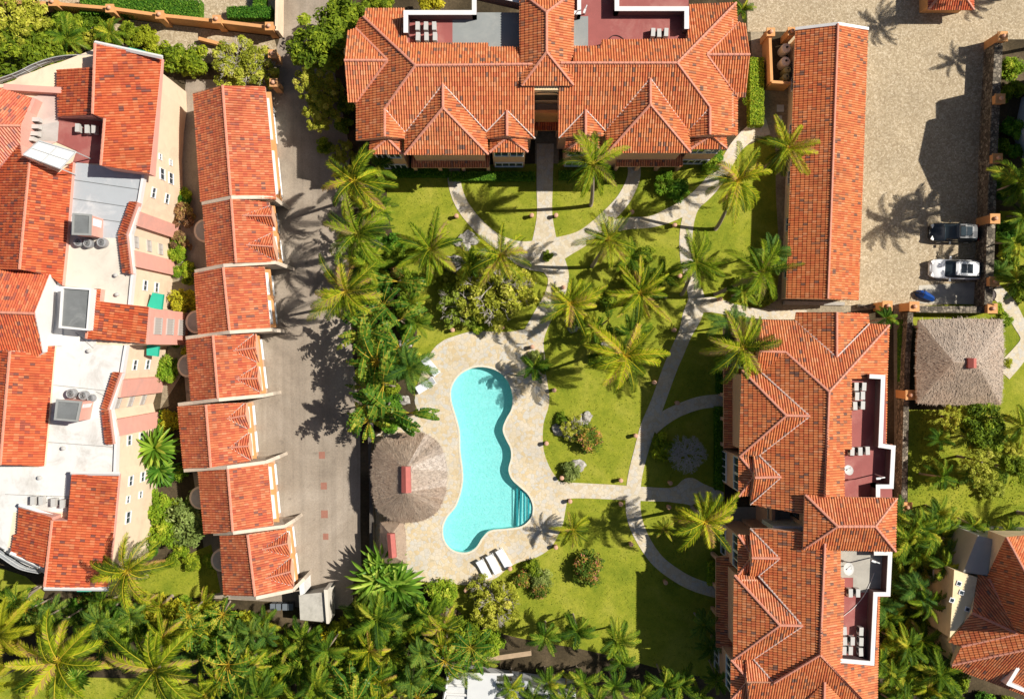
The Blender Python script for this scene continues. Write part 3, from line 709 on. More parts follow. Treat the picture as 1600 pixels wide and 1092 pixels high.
# south wing
k_ = Plane((1187,900,8.2), 'W'); kh = k_.h(1285,900); ke = Plane((1285,900,kh), 'E', .46); ks = Plane((1281,1022,kh), 'S', .5)
d1n, d1s = Plane((1218,872,k_.h(1218,872)), 'N', .53), Plane((1218,872,k_.h(1218,872)), 'S', .53)
d2h = k_.h(1254,977); d2n, d2s, d2w = Plane((1254,977,d2h), 'N', .53), Plane((1254,977,d2h), 'S', .53), Plane((1218,976,d2h), 'W', .5)
d3n = Plane((1209,1066,k_.h(1209,1066)), 'N', .53)
kgh = ks.h(1288,1064); kgw, kge = Plane((1288,1064,kgh), 'W', .5), Plane((1288,1064,kgh), 'E', .5)
roof(Bd, [
 (k_, [(1288.5,848),(1281,1022),(1209,1066),(1177,1029),(1254,977),(1185,899),(1218,872),(1172,825),(1200,826),(1255,832),(1255,858),(1286,858)]),
 (ke, [(1288.5,843),(1313,860),(1313,904),(1319,904),(1315,1034),(1366,1040),(1371,931),(1374,931),(1370,1115),(1281,1022)]),
 (ks, [(1281,1022),(1370,1115),(1352,1130),(1340,1120),(1288,1064),(1238,1118),(1170,1112),(1168,1066),(1209,1066)]),
 (kgw, [(1288,1064),(1286,1135),(1236,1135),(1238,1118)]), (kge, [(1288,1064),(1340,1120),(1340,1135),(1286,1135)]),
 (d1n, [(1218,872),(1174,871),(1172,838),(1172,825)]), (d1s, [(1218,872),(1185,899),(1172,899),(1174,871)]),
 (d2n, [(1254,977),(1218,976),(1147,898),(1185,899)]), (d2s, [(1254,977),(1177,1029),(1145,1030),(1218,976)]), (d2w, [(1218,976),(1145,1030),(1147,898)]),
 (d3n, [(1209,1066),(1167,1067),(1165,1030),(1177,1029)])],
 T_OR, PEACH, 8.1,
 caps=[(k_, (1288.5,848),(1281,1022)), (ks, (1281,1022),(1370,1115)), (ks, (1281,1022),(1209,1066)), (d1n, (1218,872),(1174,871)), (d2n, (1254,977),(1218,976)), (d2w, (1218,976),(1147,898)), (d2w, (1218,976),(1145,1030)), (d3n, (1209,1066),(1167,1067)), (kgw, (1288,1064),(1286,1135))],
 vals=[(k_, (1254,977),(1185,899)), (k_, (1254,977),(1177,1029)), (k_, (1218,872),(1185,899)), (k_, (1218,872),(1172,825)), (k_, (1209,1066),(1177,1029))])
# tower
q_ = m_.h(1293,794)
tr_ = Plane((1308,822,q_+.75), 'W', .5); thh = q_+.75
ttn = Plane((1330,822,thh), 'N', .5); tts = Plane((1330,822,thh), 'S', .5); tte = Plane((1367,822,thh), 'E', .5)
roof(Bd, [(tr_, [(1308,822),(1255,858),(1258,773)]), (ttn, [(1308,822),(1258,773),(1330,777),(1401,778),(1367,822)]), (tts, [(1308,822),(1367,822),(1399,861),(1255,858)]), (tte, [(1367,822),(1401,778),(1399,861)])],
 T_OR, PEACH, 9.9, caps=[(tr_, (1308,822),(1255,858)), (tr_, (1308,822),(1258,773)), (ttn, (1308,822),(1367,822)), (tte, (1367,822),(1401,778)), (tte, (1367,822),(1399,861))])
mb = MB()
for q, h in ((rect(1196,518,1378,775), 8.05), (rect(1196,838,1366,1120), 8.1), (rect(1166,586,1200,705), 8.1), (rect(1158,905,1196,1022), 8.1), (rect(1256,502,1348,530), 7.3), (rect(1266,781,1390,852), 9.9), (rect(1192,556,1200,600), 8.0)):
    pp(mb, q, h-.02, 0)
part('wall', mb, PEACH, Bd)
def bayw(y0, y1, x0, xb, ym, hb=7.6):
    """bay facing west: eave front edge xb, wall line x0"""
    s = Plane((xb,ym,hb), 'W', .5); nv = Plane((xb,y0,hb), 'N', .5); sv = Plane((xb,y1,hb), 'S', .5)
    roof(Bd, [(s, [(xb,y0),(x0,ym),(xb,y1)]), (nv, [(xb,y0),(x0,y0+2),(x0,ym)]), (sv, [(xb,y1),(x0,ym),(x0,y1-2)])], T_OR, PEACH, hb-.1, caps=[(s, (xb,y0),(x0,ym)), (s, (xb,y1),(x0,ym))], name='bay_roof')
    ppart('bay_wall', Bd, [(x0+14,y0+4),(x0+14,y1-4),(xb+4,y1-4),(xb+4,y0+4)], hb-.12, 0, PEACH)
    for a_, b_ in ((.04, .48), (.52, .96)): window(Bd, (xb+4,y0+4), (xb+4,y1-4), hb-.12, a_, b_, 5.2, 7.2, 2)
    window(Bd, (xb+4,y0+4), (xb+4,y1-4), hb-.12, .06, .94, .6, 2.3, 4)
bayw(711,775,1180,1154,742); bayw(835,898,1176,1153,868); bayw(1030,1092,1170,1142,1062); bayw(545,580,1184,1162,562)
for y0, y1, xt, xb in ((573,700,1164,1131), (870,1012,1154,1119)):
    s = Plane((xb,(y0+y1)/2,3.0), 'W', .42)
    roof(Bd, [(s, [(xb,y0),(xt,y0),(xt,y1),(xb,y1)])], T_OR, PEACH, 2.7, name='porch_roof')
    for t in (.03, .35, .65, .97):
        c = Wp(xb+4, y0+(y1-y0)*t, 2.7); mb = MB(); mb.box((c.x, c.y, 1.35), (.3, .3, 2.7)); part('porch_post', mb, PEACH, Bd)
    ppart('porch_floor', Bd, [(xt+4,y0),(xt+4,y1),(xb+3,y1),(xb+3,y0)], .12, 0, CONC)
# the recessed entrance between the wings
ppart('balcony_floor', Bd, rect(1200,786,1262,832), 4.6, 4.3, CONC)
ppart('balcony_wall', Bd, rect(1206,788,1211,830), 5.4, 0, PEACH)
ppart('entrance_wall', Bd, rect(1208,822,1262,829), 8.0, 4.6, WHITE)
window(Bd, (1266,790),(1266,825), 9.88, .1, .45, 4.9, 7.0, 1, plain('dark_frame', (.05, .04, .035), .6, .1)); window(Bd, (1266,790),(1266,825), 9.88, .55, .9, 4.9, 7.0, 1, plain('dark_frame', (.05, .04, .035), .6, .1))
ppart('entrance_step', Bd, rect(1140,792,1200,834), .2, 0, CONC)
# terraces
ppart('terrace_floor', Bd, rect(1326,588,1384,702), 8.55, 8.0, REDF)
ppart('terrace_floor', Bd, rect(1315,699,1394,780), 8.552, 8.0, REDF)
parapet(Bd, [(1362,588),(1380,589),(1376,696),(1396,699),(1393,760),(1372,760),(1372,778)], 9.7, 8.1, .33, WHITE, bodymat=SHADED)
ppart('terrace_floor', Bd, [(1308,858),(1392,858),(1389,932),(1368,932),(1366,1040),(1310,1036)], 8.55, 8.0, REDF)
ppart('terrace_floor', Bd, rect(1310,858,1390,902), 8.56, 8.2, plain('worn_concrete', (.42,.39,.33), .9, .2, .9, .2, (.30,.28,.24)))
ppart('terrace_floor', Bd, rect(1333,896,1389,925), 8.561, 8.2, plain('worn_concrete', (.42,.39,.33), .9, .2, .9, .2, (.30,.28,.24)))
parapet(Bd, [(1369,864),(1391,864),(1388,928),(1368,928),(1363,1036),(1316,1032)], 9.7, 8.1, .33, WHITE, bodymat=SHADED)
# ---------------------------------------------------------------- long single-storey building by the court
Cb = thing('garage_block', 'long low building with one plain orange gable roof between the garden and the court', 'building', Wp(1290, 260, 0))
cr = 4.45
w_ = Plane(pts=[(1309,38,cr),(1293,467,cr),(1228,467,2.95)]); e_ = Plane(pts=[(1309,38,cr),(1293,467,cr),(1341,469,2.95)])
roof(Cb, [(w_, [(1309,38),(1293,467),(1228,467),(1243,46)]), (e_, [(1309,38),(1356,46),(1341,469),(1293,467)])], T_OR, CREAM, 2.8, caps=[(w_, (1309,38),(1293,467))])
ppart('wall', Cb, [(1250,52),(1348,52),(1334,466),(1235,465)], 2.8, 0, CREAM)
mb = MB()
for a_, b_ in (((1242,46,3.0),(1309,38,cr)), ((1309,38,cr),(1357,46,3.0))):
    p, q = Wp(*a_), Wp(*b_); 
    for dz in (0,): mb.face([p+Vector((0,.14,.12)), p+Vector((0,-.12,.12)), q+Vector((0,-.12,.12)), q+Vector((0,.14,.12))][::-1]); mb.face([p+Vector((0,-.12,-.1)), p+Vector((0,-.12,.12)), q+Vector((0,-.12,.12)), q+Vector((0,-.12,-.1))]); mb.face([p+Vector((0,.14,-.1)), p+Vector((0,.14,.12)), q+Vector((0,.14,.12)), q+Vector((0,.14,-.1))])
part('verge_coping', mb, WHITE, Cb)
ppart('side_step', Cb, [(1225,470),(1320,472),(1320,477),(1224,476)], .3, 0, CONC)
for t in range(5): window(Cb, (1235,465),(1250,52), 2.8, .08+.18*t, .13+.18*t, 1.0, 2.2)
# ---------------------------------------------------------------- the stepped terrace of row houses
# ridge top/bottom, left eave top/bottom, right eave top/bottom, cap line (left,ridge,right,fin end), dormers
ROW = [
 ('tallest and topmost row house, plain roof without dormers', (348,134),(361,306),(302,147),(314,316),(414,136),(431,312),[],[(315,318),(361.5,308.5),(427,308),(441,319)]),
 ('row house second from the top with two dormers over the lane', (361.5,311),(369,411),(317,320),(324,417),(420,316),(432,410),[(380,337,422,322,427,355),(385,383,423,365,431,408)],[(304,424),(349,415),(431,410),(449,417)]),
 ('row house third from the top, plain roof with no dormers', (349,418),(359,517),(304,427),(310,523),(413,417),(422,512),[],[(290,528),(359,519),(424,515),(438.5,517)]),
 ('row house fourth from the top, its two dormers reaching the edge', (333,524),(341,623),(291,531),(299,628),(395,521),(406,617),[(365,548,397,522,402,566),(369,592,400,572,406,612)],[(278,632),(342,624.6),(412,618),(427,615)]),
 ('row house fifth from the top with two dormers, set furthest left', (322,632),(329.5,730),(278,635),(287,732),(383,629),(391,720),[(355,654,382,630,387,669.5),(359,699,387,677,391,718)],[(287,735),(355,730),(415,722),(437,713)]),
 ('row house sixth from the top, plain roof partly behind a tree', (356,732),(364,831),(310,737),(319,834),(418,724),(427,820),[],[(333,834),(364,832.5),(445,822),(461,812)]),
 ('bottom row house at the lane end with two dormers', (387,835),(398.7,931),(343.6,837),(350,929),(447,826),(457.7,919.7),[(410,858,447,831,451,868),(415,903,452.6,872,456,914.6)],[(360,932),(400,934),(457.7,922),(475.6,904)])]
for i, (lb, rt_, rb, lt, lbm, rgt, rgb, dorm, capl) in enumerate(ROW):
    D = thing('row_house', lb, 'row house', Wp((rt_[0]+rgb[0])/2, (rt_[1]+rb[1])/2, 0), 'stepped row houses along the lane')
    he, hd = 3.9, 5.75
    W1 = Plane(pts=[(*rt_,hd),(*rb,hd),(*lbm,he)]); E1 = Plane(pts=[(*rt_,hd),(*rb,hd),(*rgb,he)])
    rf = roof(D, [(W1, [rt_, rb, lbm, lt]), (E1, [rt_, rgt, rgb, rb])], T_ROW, PEACH, 3.7, caps=[(W1, rt_, rb)])
    ppart('wall', D, [(lt[0]+8,lt[1]+2),(rgt[0]-6,rgt[1]+2),(rgb[0]-6,rgb[1]-1),(lbm[0]+8,lbm[1]-1)], 3.7, 0, PEACH)
    # party wall cap: stepped above the roof and running out as a fin over the lane
    (lx, ly), (rx, ry), (ex, ey), (fx, fy) = capl
    mb = MB(); P = [Wp(lx,ly,he+.15), Wp(rx,ry,hd+.2), Wp(ex,ey,he+.15), Wp(fx,fy,he-1.1)]
    for a_, b_ in zip(P[:-1], P[1:]):
        d = (b_-a_); q = Vector((-d.y, d.x, 0)).normalized()*.15
        for zz0, zz1 in ((0, 0),):
            t = [a_+q, a_-q, b_-q, b_+q]; mb.face(t)
            for s_, e__ in ((t[0], t[3]), (t[1], t[2]), (t[0], t[1]), (t[3], t[2])):
                mb.face([Vector((s_.x, s_.y, 0 if (a_ is P[2] or True) else 0)), Vector((e__.x, e__.y, 0)), e__, s_])
    part('party_wall', mb, plain('coping_cream', (.60, .50, .39), .8, .12, 2, .1, (.40, .33, .26)) if i == 0 else bpy.data.materials['coping_cream'], D)
    # facade: two levels with white shutters and a ledge
    fa, fb = (rgt[0]-6, rgt[1]+2), (rgb[0]-6, rgb[1]-1)
    lg = MB(); a_, b_ = Wp(*fa, 3.7), Wp(*fb, 3.7)
    lg.prism([(a_.x, a_.y), (a_.x+.55, a_.y), (b_.x+.55, b_.y), (b_.x, b_.y)], 2.35, 2.5, 0, bottom=True)
    part('balcony_slab', lg, OCHRE, D)
    for t0, t1 in ((.06, .44), (.54, .94)):
        ww = window(D, fa, fb, 3.7, t0, t1, 2.6, 3.5, 3)
        gd = MB(); A_, B_ = Wp(*fa, 3.7), Wp(*fb, 3.7); A_.z = B_.z = 0
        p = A_+(B_-A_)*t0; q = A_+(B_-A_)*t1
        gd.prism([(p.x, p.y), (p.x+.34, p.y), (q.x+.34, q.y), (q.x, q.y)], 2.5, 2.62, 0, bottom=True)
        part('white_canopy', gd, FRAME, D)
        window(D, fa, fb, 3.7, t0+.02, t1-.02, .1, 2.1, 4, FRAME, FRAME, name='garage_door')
    for (tx, ty, ax, ay, bx, by) in dorm:
        tip = E1.at(tx, ty); zr = tip.z
        rfx, rfy = (ax+bx)/2-2, (ay+by)/2-1
        # gable: ridge level from the tip to the front
        fr = Wp(rfx+2, rfy, zr-.05)
        up = Plane(pts=[(tx,ty,zr),(rfx+2,rfy,zr-.05),(ax,ay,E1.h(ax,ay)+.06)]); dn = Plane(pts=[(tx,ty,zr),(rfx+2,rfy,zr-.05),(bx,by,E1.h(bx,by)+.06)])
        dr = roof(D, [(up, [(tx,ty),(rfx+2,rfy),(ax+3,ay)]), (dn, [(tx,ty),(bx+3,by),(rfx+2,rfy)])], T_ROW, PEACH, 3.75, caps=[(up, (tx,ty),(rfx+2,rfy))], vals=[(up, (tx,ty),(ax,ay)), (dn, (tx,ty),(bx,by))], name='dormer_roof', capr=.08, vw=.035)
    # round corner steps / curved wall on the west side
    if i in (1, 2, 3, 5, 6):
        cx_, cy_ = (lt[0]+2, (lt[1]+lbm[1])/2-8 if i != 2 else lbm[1]-20); c = Wp(cx_, cy_, 2.0)
        mb = MB(); mb.prism([(c.x+.95*math.cos(a*.3), c.y+1.05*math.sin(a*.3)) for a in range(21)], 0, 2.0); part('stair_drum', mb, CREAM, D)
        mb = MB(); mb.prism([(c.x+.75*math.cos(a*.3), c.y+.85*math.sin(a*.3)) for a in range(21)], 2.0, 2.06); part('drum_cap', mb, CONC, D)
# stone verge of the first house
# ---------------------------------------------------------------- villa in the lower right corner
Gb = thing('corner_villa', 'cream villa with angled orange roofs in the lower right corner', 'house', Wp(1560, 960, 0))
hg = 9.2
pB = Plane(pts=[(1572,839,hg),(1590,989,hg+.4),(1545,903,7.2)]); pA = Plane(pts=[(1572,839,hg),(1600,891,hg+.6),(1620,850,8.0)])
pC = Plane(pts=[(1528,895,6.9),(1519,957,8.0),(1590,989,9.4)]); pD = Plane(pts=[(1519,957,8.0),(1590,989,9.4),(1482,1002,6.7)])
pE = Plane(pts=[(1503,1009,7.2),(1590,989,9.0),(1487,1038,6.7)]); pF = Plane(pts=[(1487,1038,6.7),(1610,1012,9.0),(1600,1084,6.6)])
roof(Gb, [(pB, [(1572,839),(1600,891),(1680,1000),(1590,989),(1545,903),(1543,899)]), (pA, [(1572,839),(1660,830),(1680,1000),(1600,891)]),
 (pC, [(1528,895),(1545,903),(1590,989),(1519,957)]), (pD, [(1519,957),(1590,989),(1502,1009),(1482,1002)]),
 (pE, [(1502,1009),(1590,989),(1640,980),(1610,1012),(1487,1038)]), (pF, [(1487,1038),(1610,1012),(1660,1010),(1640,1100),(1600,1085),(1487,1042)])],
 T_OR, STUCCO, 6.4, caps=[(pB, (1572,839),(1600,891)), (pC, (1519,957),(1590,989)), (pC, (1545,903),(1590,989)), (pE, (1487,1038),(1610,1012)), (pE, (1502,1009),(1590,989))])
ppart('wall', Gb, [(1527,900),(1560,915),(1660,900),(1660,1075),(1600,1078),(1492,1036),(1486,1002),(1518,958)], 6.4, 0, STUCCO)
GW = [(1527,900),(1518,958),(1486,1002)]
ppart('side_wing', Gb, [(1528,836),(1565,846),(1700,850),(1700,930),(1545,905),(1545,899),(1505,894)], 7.2, 0, plain('grey_flat_roof', (.42,.40,.35), .85, .08, 1))
ppart('lower_wing', Gb, [(1491,890),(1527,902),(1518,956),(1484,996)], 7.5, 0, STUCCO)
ppart('porch_roof', Gb, [(1463,985),(1484,1000),(1492,1024),(1476,1016)], 3.2, 0, plain('porch_grey', (.5,.48,.43), .8, .08, 1))
for t0 in (.15, .6): window(Gb, (1491,890),(1484,996), 7.5, t0, t0+.12, 3.0, 4.0, 1); window(Gb, (1491,890),(1484,996), 7.5, t0, t0+.12, .9, 2.0, 1)
for (x, y) in ((1498,911),(1487,937),(1511,951),(1502,925)):
    p = Wp(x, y, 7.5); mb = MB(); mb.box((p.x, p.y, 7.54), (.42, .42, .1), R(-20)); sk = part('skylight', mb, FRAME, Gb)
    mb = MB(); mb.box((p.x, p.y, 7.60), (.28, .28, .04), R(-20)); part('pane', mb, GLASS, sk)
ppart('terrace_floor', Gb, [(1590,1040),(1640,1045),(1640,1078),(1575,1068)], 7.0, 6.3, REDF)
parapet(Gb, [(1592,1042),(1576,1068),(1600,1078)], 7.9, 6.4, .3, WHITE)
# ---------------------------------------------------------------- white house at the bottom edge
Hb = thing('white_house', 'white house with pale flat roofs and a slatted frame at the bottom edge', 'house', Wp(780, 1085, 0))
PALE = plain('pale_flat_roof', (.60,.60,.58), .8, .05, 1)
ppart('wall', Hb, [(700,1056),(900,1084),(905,1180),(690,1180)], 3.6, 0, PALE)
ppart('roof_slab', Hb, [(731,1052),(776,1054),(776,1140),(728,1140)], 3.9, 3.5, PALE)
fr = MB()
for k in range(4):
    a_, b_ = Wp(698-2*k, 1056+14*k, 3.75), Wp(731, 1058+14*k, 3.75); fr.tube([a_, b_], .12, 4)
for k in range(3): fr.tube([Wp(776, 1066+13*k, 3.8), Wp(802, 1066+13*k, 3.8)], .12, 4)
fr.tube([Wp(701,1050,3.8), Wp(690,1110,3.8)], .12, 4); fr.tube([Wp(701,1052,3.8), Wp(802,1054,3.8)], .12, 4)
part('slat_frame', fr, WHITE, Hb)
mb = MB()
for x, y in ((840,1088),(866,1089),(893,1092)):
    p = Wp(x, y, 3.6); mb.box((p.x, p.y, 3.68), (.6, .5, .16))
part('roof_vent', mb, DARK, Hb)
ppart('roof_slab', Hb, [(802,1062),(826,1064),(828,1140),(802,1140)], 3.85, 3.5, LGREY)
# ---------------------------------------------------------------- small gate lodge at the top edge
Lg = thing('gate_lodge', 'small hipped red roof of a gate lodge cut by the top edge above the court', 'building', Wp(1490, -10, 0))
ls = Plane((1485,16,2.2), 'S', .5); lw = Plane((1450,-10,2.2), 'W', .5); le = Plane((1521,-10,2.2), 'E', .5)
roof(Lg, [(ls, [(1450,16),(1468,-6),(1506,-6),(1521,16)]), (lw, [(1450,16),(1450,-50),(1470,-50),(1468,-6)]), (le, [(1521,16),(1506,-6),(1508,-50),(1521,-50)])], T_RED, OCHRE, 2.05, caps=[(ls, (1450,16),(1468,-6)), (ls, (1521,16),(1506,-6))])
ppart('wall', Lg, [(1452,-60),(1514,-60),(1514,8),(1452,8)], 2.05, 0, OCHRE)
# ---------------------------------------------------------------- tall house beyond the right edge, seen by its wall and its long shadow
Th = thing('tall_house', 'pale house at the right edge whose gable shades the cobbled court', 'house', Wp(1640, 220, 0))
HS = 12.0
def SH(sx, sy, h):      # the roof point of height h whose shadow falls on this photo pixel of the court
    g = Wp(sx, sy, 0); k = h/math.tan(R(SUN_EL)); return Vector((g.x+k*math.cos(R(SUN_AZ)), g.y+k*math.sin(R(SUN_AZ)), h))
mb = MB(); q = [SH(1450,188,10), SH(1465,188,10), SH(1465,158,10), SH(1560,155,10), SH(1560,348,10), SH(1473,348,10), SH(1470,297,10), SH(1458,297,10), SH(1437,250,10)]
q = [Vector((v.x, v.y, 0)) for v in q]
mb.prism([v.xy for v in q], 0, 10.0); part('wall', mb, WHITE, Th)
mb = MB(); cxm = sum((v for v in q), Vector())/len(q); top = [(v.x+(v.x-cxm.x)*-.02, v.y+(v.y-cxm.y)*-.02) for v in q]; mb.prism(top, 10.0, 10.25); part('roof_slab', mb, T_OR, Th)

# ---------------------------------------------------------------- hotel block at the left edge: three storeys, flat white roofs and tiled roofs
E = thing('apartment_block', 'big three-storey cream block at the left edge with white flat roofs and red tile roofs', 'building', Wp(120, 480, 0))
HF = 9.0
RIM = [(230,96),(231,128),(226,168),(223,215),(224,268),(216,318),(202.6,366),(206,428),(202,476),(226,482),(224,536),(197,540),(190,584),(172,640),(181,678),(179.5,736),(184,748),(176,830),(170,905)]
FOOT = RIM+[(74,900),(20,858),(-40,830),(-60,130),(15,132),(30,120),(88,100),(150,76)]
ppart('wall', E, FOOT, HF, 0, CREAM)
# flat roofs
Z1 = HF+.06
ppart('flat_roof', E, [(112,253),(224,268),(216,318),(202.6,366),(186,372),(157,372),(155,370),(100,366)], Z1, HF-.2, LGREY)
ppart('flat_roof', E, [(100,366),(155,370),(157,372),(186,372),(202.6,366),(206,428),(202,476),(150,472),(150,452),(96,446)], Z1+.003, HF-.2, CROOF)
ppart('flat_roof', E, [(60,500),(150,520),(150,538),(197,540),(190,584),(172,640),(181,678),(179.5,736),(112,742),(104,800),(20,800),(10,860),(-40,830),(-40,724),(60,730)], Z1+.006, HF-.2, WROOF)
# low kerbs along the rim
def kerb(pts, h, mat, wd=.22): return parapet(E, pts, HF+h, HF-.3, wd, mat)
kerb([(224,270),(216,318),(203,366),(206.5,428),(202,474)], .28, WHITE)
kerb([(196,541),(189,584),(172,640),(181,678),(179,736)], .30, WHITE)
for a_, b_ in (((113,281),(222,297)), ((110,310),(217,326)), ((107,336),(210,350))):
    mb = MB(); mb.tube([Wp(*a_, Z1+.02), Wp(*b_, Z1+.02)], .025, 4); part('felt_seam', mb, DGREY, E)
# tile roofs
rp = lambda *p: Plane(pts=p)
hr_ = 11.3
a1 = rp((148,69,11.1),(164,186,11.1),(253,91,9.5)); a2 = rp((147,105,10.7),(143,180,10.7),(89,110,9.4))
roof(E, [(a1, [(148,69),(253,91),(234,272),(158,259),(164,186),(145,179)]), (a2, [(89,110),(147,105),(143,180),(91,183)])], T_RED, PINK, 9.0, caps=[(a1, (149,69),(145,179)), (a1, (164,186),(158,259))])
b1 = rp((42,270,hr_),(31,421,hr_),(97,444,9.6)); b2 = rp((42,270,hr_),(31,421,hr_),(-30,421,9.4))
b3 = rp((-20,197,11.9),(33,197,11.3),(51,154,9.9)); b4 = rp((-20,197,11.9),(33,197,11.3),(32,228,10.7))
roof(E, [(b1, [(46,250),(92,270),(114,253),(105,367),(97,446),(78,431),(31,421)]), (b2, [(46,250),(31,421),(-60,421),(-60,300),(0,258),(32,226),(34,243)]),
  (b3, [(-60,125),(0,138),(51,154),(33,197),(-60,197)]), (b4, [(-60,197),(33,197),(32,226),(0,258),(-60,300)])], T_RED, PINK, 9.0,
  caps=[(b1, (47,250),(31,421)), (b3, (-40,197),(33,197))])
c1 = rp((-20,487,12.4),(55,490,12.4),(78,429,10.3)); c2 = rp((-20,487,12.4),(55,490,12.4),(67,550,10.4))
roof(E, [(c1, [(-60,420),(0,420),(78,429),(55,490),(-60,486)]), (c2, [(-60,486),(55,490),(67,550),(60,556),(-60,545)])], T_RED, WHITE, 8.9, caps=[(c1, (-40,487),(55,490))])
d1 = rp((15,553,11.2),(1,726,11.2),(69,728,9.4)); d2 = rp((15,553,11.2),(1,726,11.2),(-60,726,9.4))
roof(E, [(d1, [(17,548),(66,552),(68,541),(86,540),(77,640),(69,728),(1,726)]), (d2, [(17,548),(1,726),(-60,726),(-60,545)])], T_RED, CREAM, 9.0, caps=[(d1, (16,549),(1,726))])
e1 = rp((82,811,10.5),(70,915,10.5),(176,905,9.3)); e2 = rp((82,811,10.5),(70,915,10.5),(17,863,9.3))
roof(E, [(e1, [(112,741),(186,741),(178,830),(168,917),(70,917),(82,813),(106,813)]), (e2, [(30,791),(82,808),(70,886),(17,863),(22,835),(27,834)])], T_RED, PINK, 9.0, caps=[(e1, (82,812),(70,916))])
for (x0, y0), (x1, y1), hh in (((111,739),(187,740),9.95), ((69,919),(170,920),9.6), ((30,789),(82,806),9.7), ((16,864),(70,888),9.45), ((148,67),(254,90),10.35)):
    mb = MB(); mb.tube([Wp(x0,y0,hh+.1), Wp(x1,y1,hh-.1)], .17, 4); part('verge_coping', mb, WHITE, E)
f1 = rp((146,451,9.95),(136,529,9.95),(232,480,9.35))
roof(E, [(f1, [(146,451),(158,452),(156,471),(233,480),(228,537),(135,529)])], T_RED, PINK, 9.1, caps=[(f1, (146,451),(135,529))])
# narrow tiled parapets along the rim
for pts in ([(203,315),(215,316),(197,368),(185,366)], [(185,368),(198,368),(205,428),(192,426)], [(177,581),(188,582),(168,640),(159,638)], [(159,640),(170,640),(177,694),(165,693)]):
    a_, b_, c_, d_ = pts; q = rp((*a_,9.35),(*d_,9.35),(*b_,9.75)); roof(E, [(q, pts)], T_RED, PINK, 8.9, name='parapet_tiles')
# white gable terrace, dark flat tower with white kerb
ppart('white_terrace', E, [(82,432),(97,447),(97,540),(68,541),(62,500)], 9.2, 8.6, WHITE)
mb = MB(); pp(mb, [(96,448),(142,451),(136,516),(92,512)], 11.0, 8.8); pt = part('stair_tower', mb, WHITE, E)
mb = MB(); pp(mb, [(100,451),(139,454),(134,513),(96,509)], 11.04, 10.9); part('felt_roof', mb, DGREY, pt)
parapet(E, [(97,449),(141,452),(136,515),(93,511),(97,449)], 11.25, 10.8, .16, WHITE)
for nm, q, hb in (('lift_housing', [(114,334),(141,336),(140,367),(113,366)], 11.4), ('lift_housing', [(88.5,625),(126,628),(120,658),(85,655)], 11.4)):
    mb = MB(); pp(mb, q, hb, 8.9); b_ = part(nm, mb, PINK, E)
    cx, cy = sum(p[0] for p in q)/4, sum(p[1] for p in q)/4
    mb = MB(); pp(mb, [((x-cx)*.88+cx, (y-cy)*.88+cy) for x, y in q], hb+.05, hb-.05); part('felt_roof', mb, DGREY, b_)
    parapet(E, [((x-cx)*.97+cx, (y-cy)*.97+cy) for x, y in q]+[((q[0][0]-cx)*.97+cx, (q[0][1]-cy)*.97+cy)], hb+.12, hb-.1, .16, plain('kerb_grey', (.30,.30,.28), .8, .1))
    a_, c_ = q[1], q[2]; mb = MB(); p0, p1 = Wp(*a_, hb), Wp(*c_, hb)
    mb.prism([(p0.x, p0.y-.2), (p0.x+.07, p0.y-.2), (p1.x+.07, (p0.y+p1.y)/2), (p1.x, (p0.y+p1.y)/2)], 9.5, 10.9); part('door', mb, FRAME, b_)
# terraces in the north part
ppart('terrace_floor', E, [(50,152),(91,143),(92,188),(120,190),(89,222),(37,240)], Z1+.02, 8.8, plain('worn_pink_floor', (.56,.42,.36), .85, .15, .6, .1, (.62,.56,.50)))
ppart('terrace_floor', E, [(91,184),(164,190),(158,256),(114,254),(120,236),(88,222)], Z1+.024, 8.8, REDF)
ppart('terrace_floor', E, [(58,196),(92,190),(90,221),(57,220)], Z1+.028, 8.8, plain('wet_grey_floor', (.42,.38,.34), .6, .2, 1, .1, (.55,.5,.46)))
parapet(E, [(10,136),(40,138),(91,141)], 9.7, 8.8, .5, PINK)
parapet(E, [(33,199),(52,156)], 10.2, 8.8, .3, PINK)
# glass-railed curved balconies at both ends
def curved(p, name, hf, flip):
    q = spline(p, False, 5); mb = MB(); rail = MB(); gl = MB()
    P = [Wp(x, y, hf) for x, y in q]
    for a_, b_ in zip(P[:-1], P[1:]):
        for z in (1.0, .5): rail.tube([a_+Vector((0,0,z)), b_+Vector((0,0,z))], .035, 4)
        gl.face([a_+Vector((0,0,.05)), b_+Vector((0,0,.05)), b_+Vector((0,0,.95)), a_+Vector((0,0,.95))])
    for a_ in P[::4]: rail.tube([a_, a_+Vector((0,0,1.0))], .04, 4)
    o = part(name, rail, METAL, E); part('glass_panel', gl, LGREY, o)
curved([(-20,136),(10,128),(38,118),(60,107),(85,98),(112,93),(147,92)], 'balcony_railing', 8.0, 0)
ppart('curved_balcony', E, spline([(-20,138),(10,130),(38,120),(60,109),(85,100),(112,95),(150,93),(150,112),(80,118),(20,146)], False, 4), 8.0, 7.7, CREAM)
ppart('curved_balcony', E, spline([(-20,846),(0,856),(14,866),(40,882),(70,890),(70,870),(20,840)], False, 4), 8.2, 7.9, WHITE)
curved([(-20,848),(0,858),(14,868),(40,884),(70,891)], 'balcony_railing', 8.2, 0)
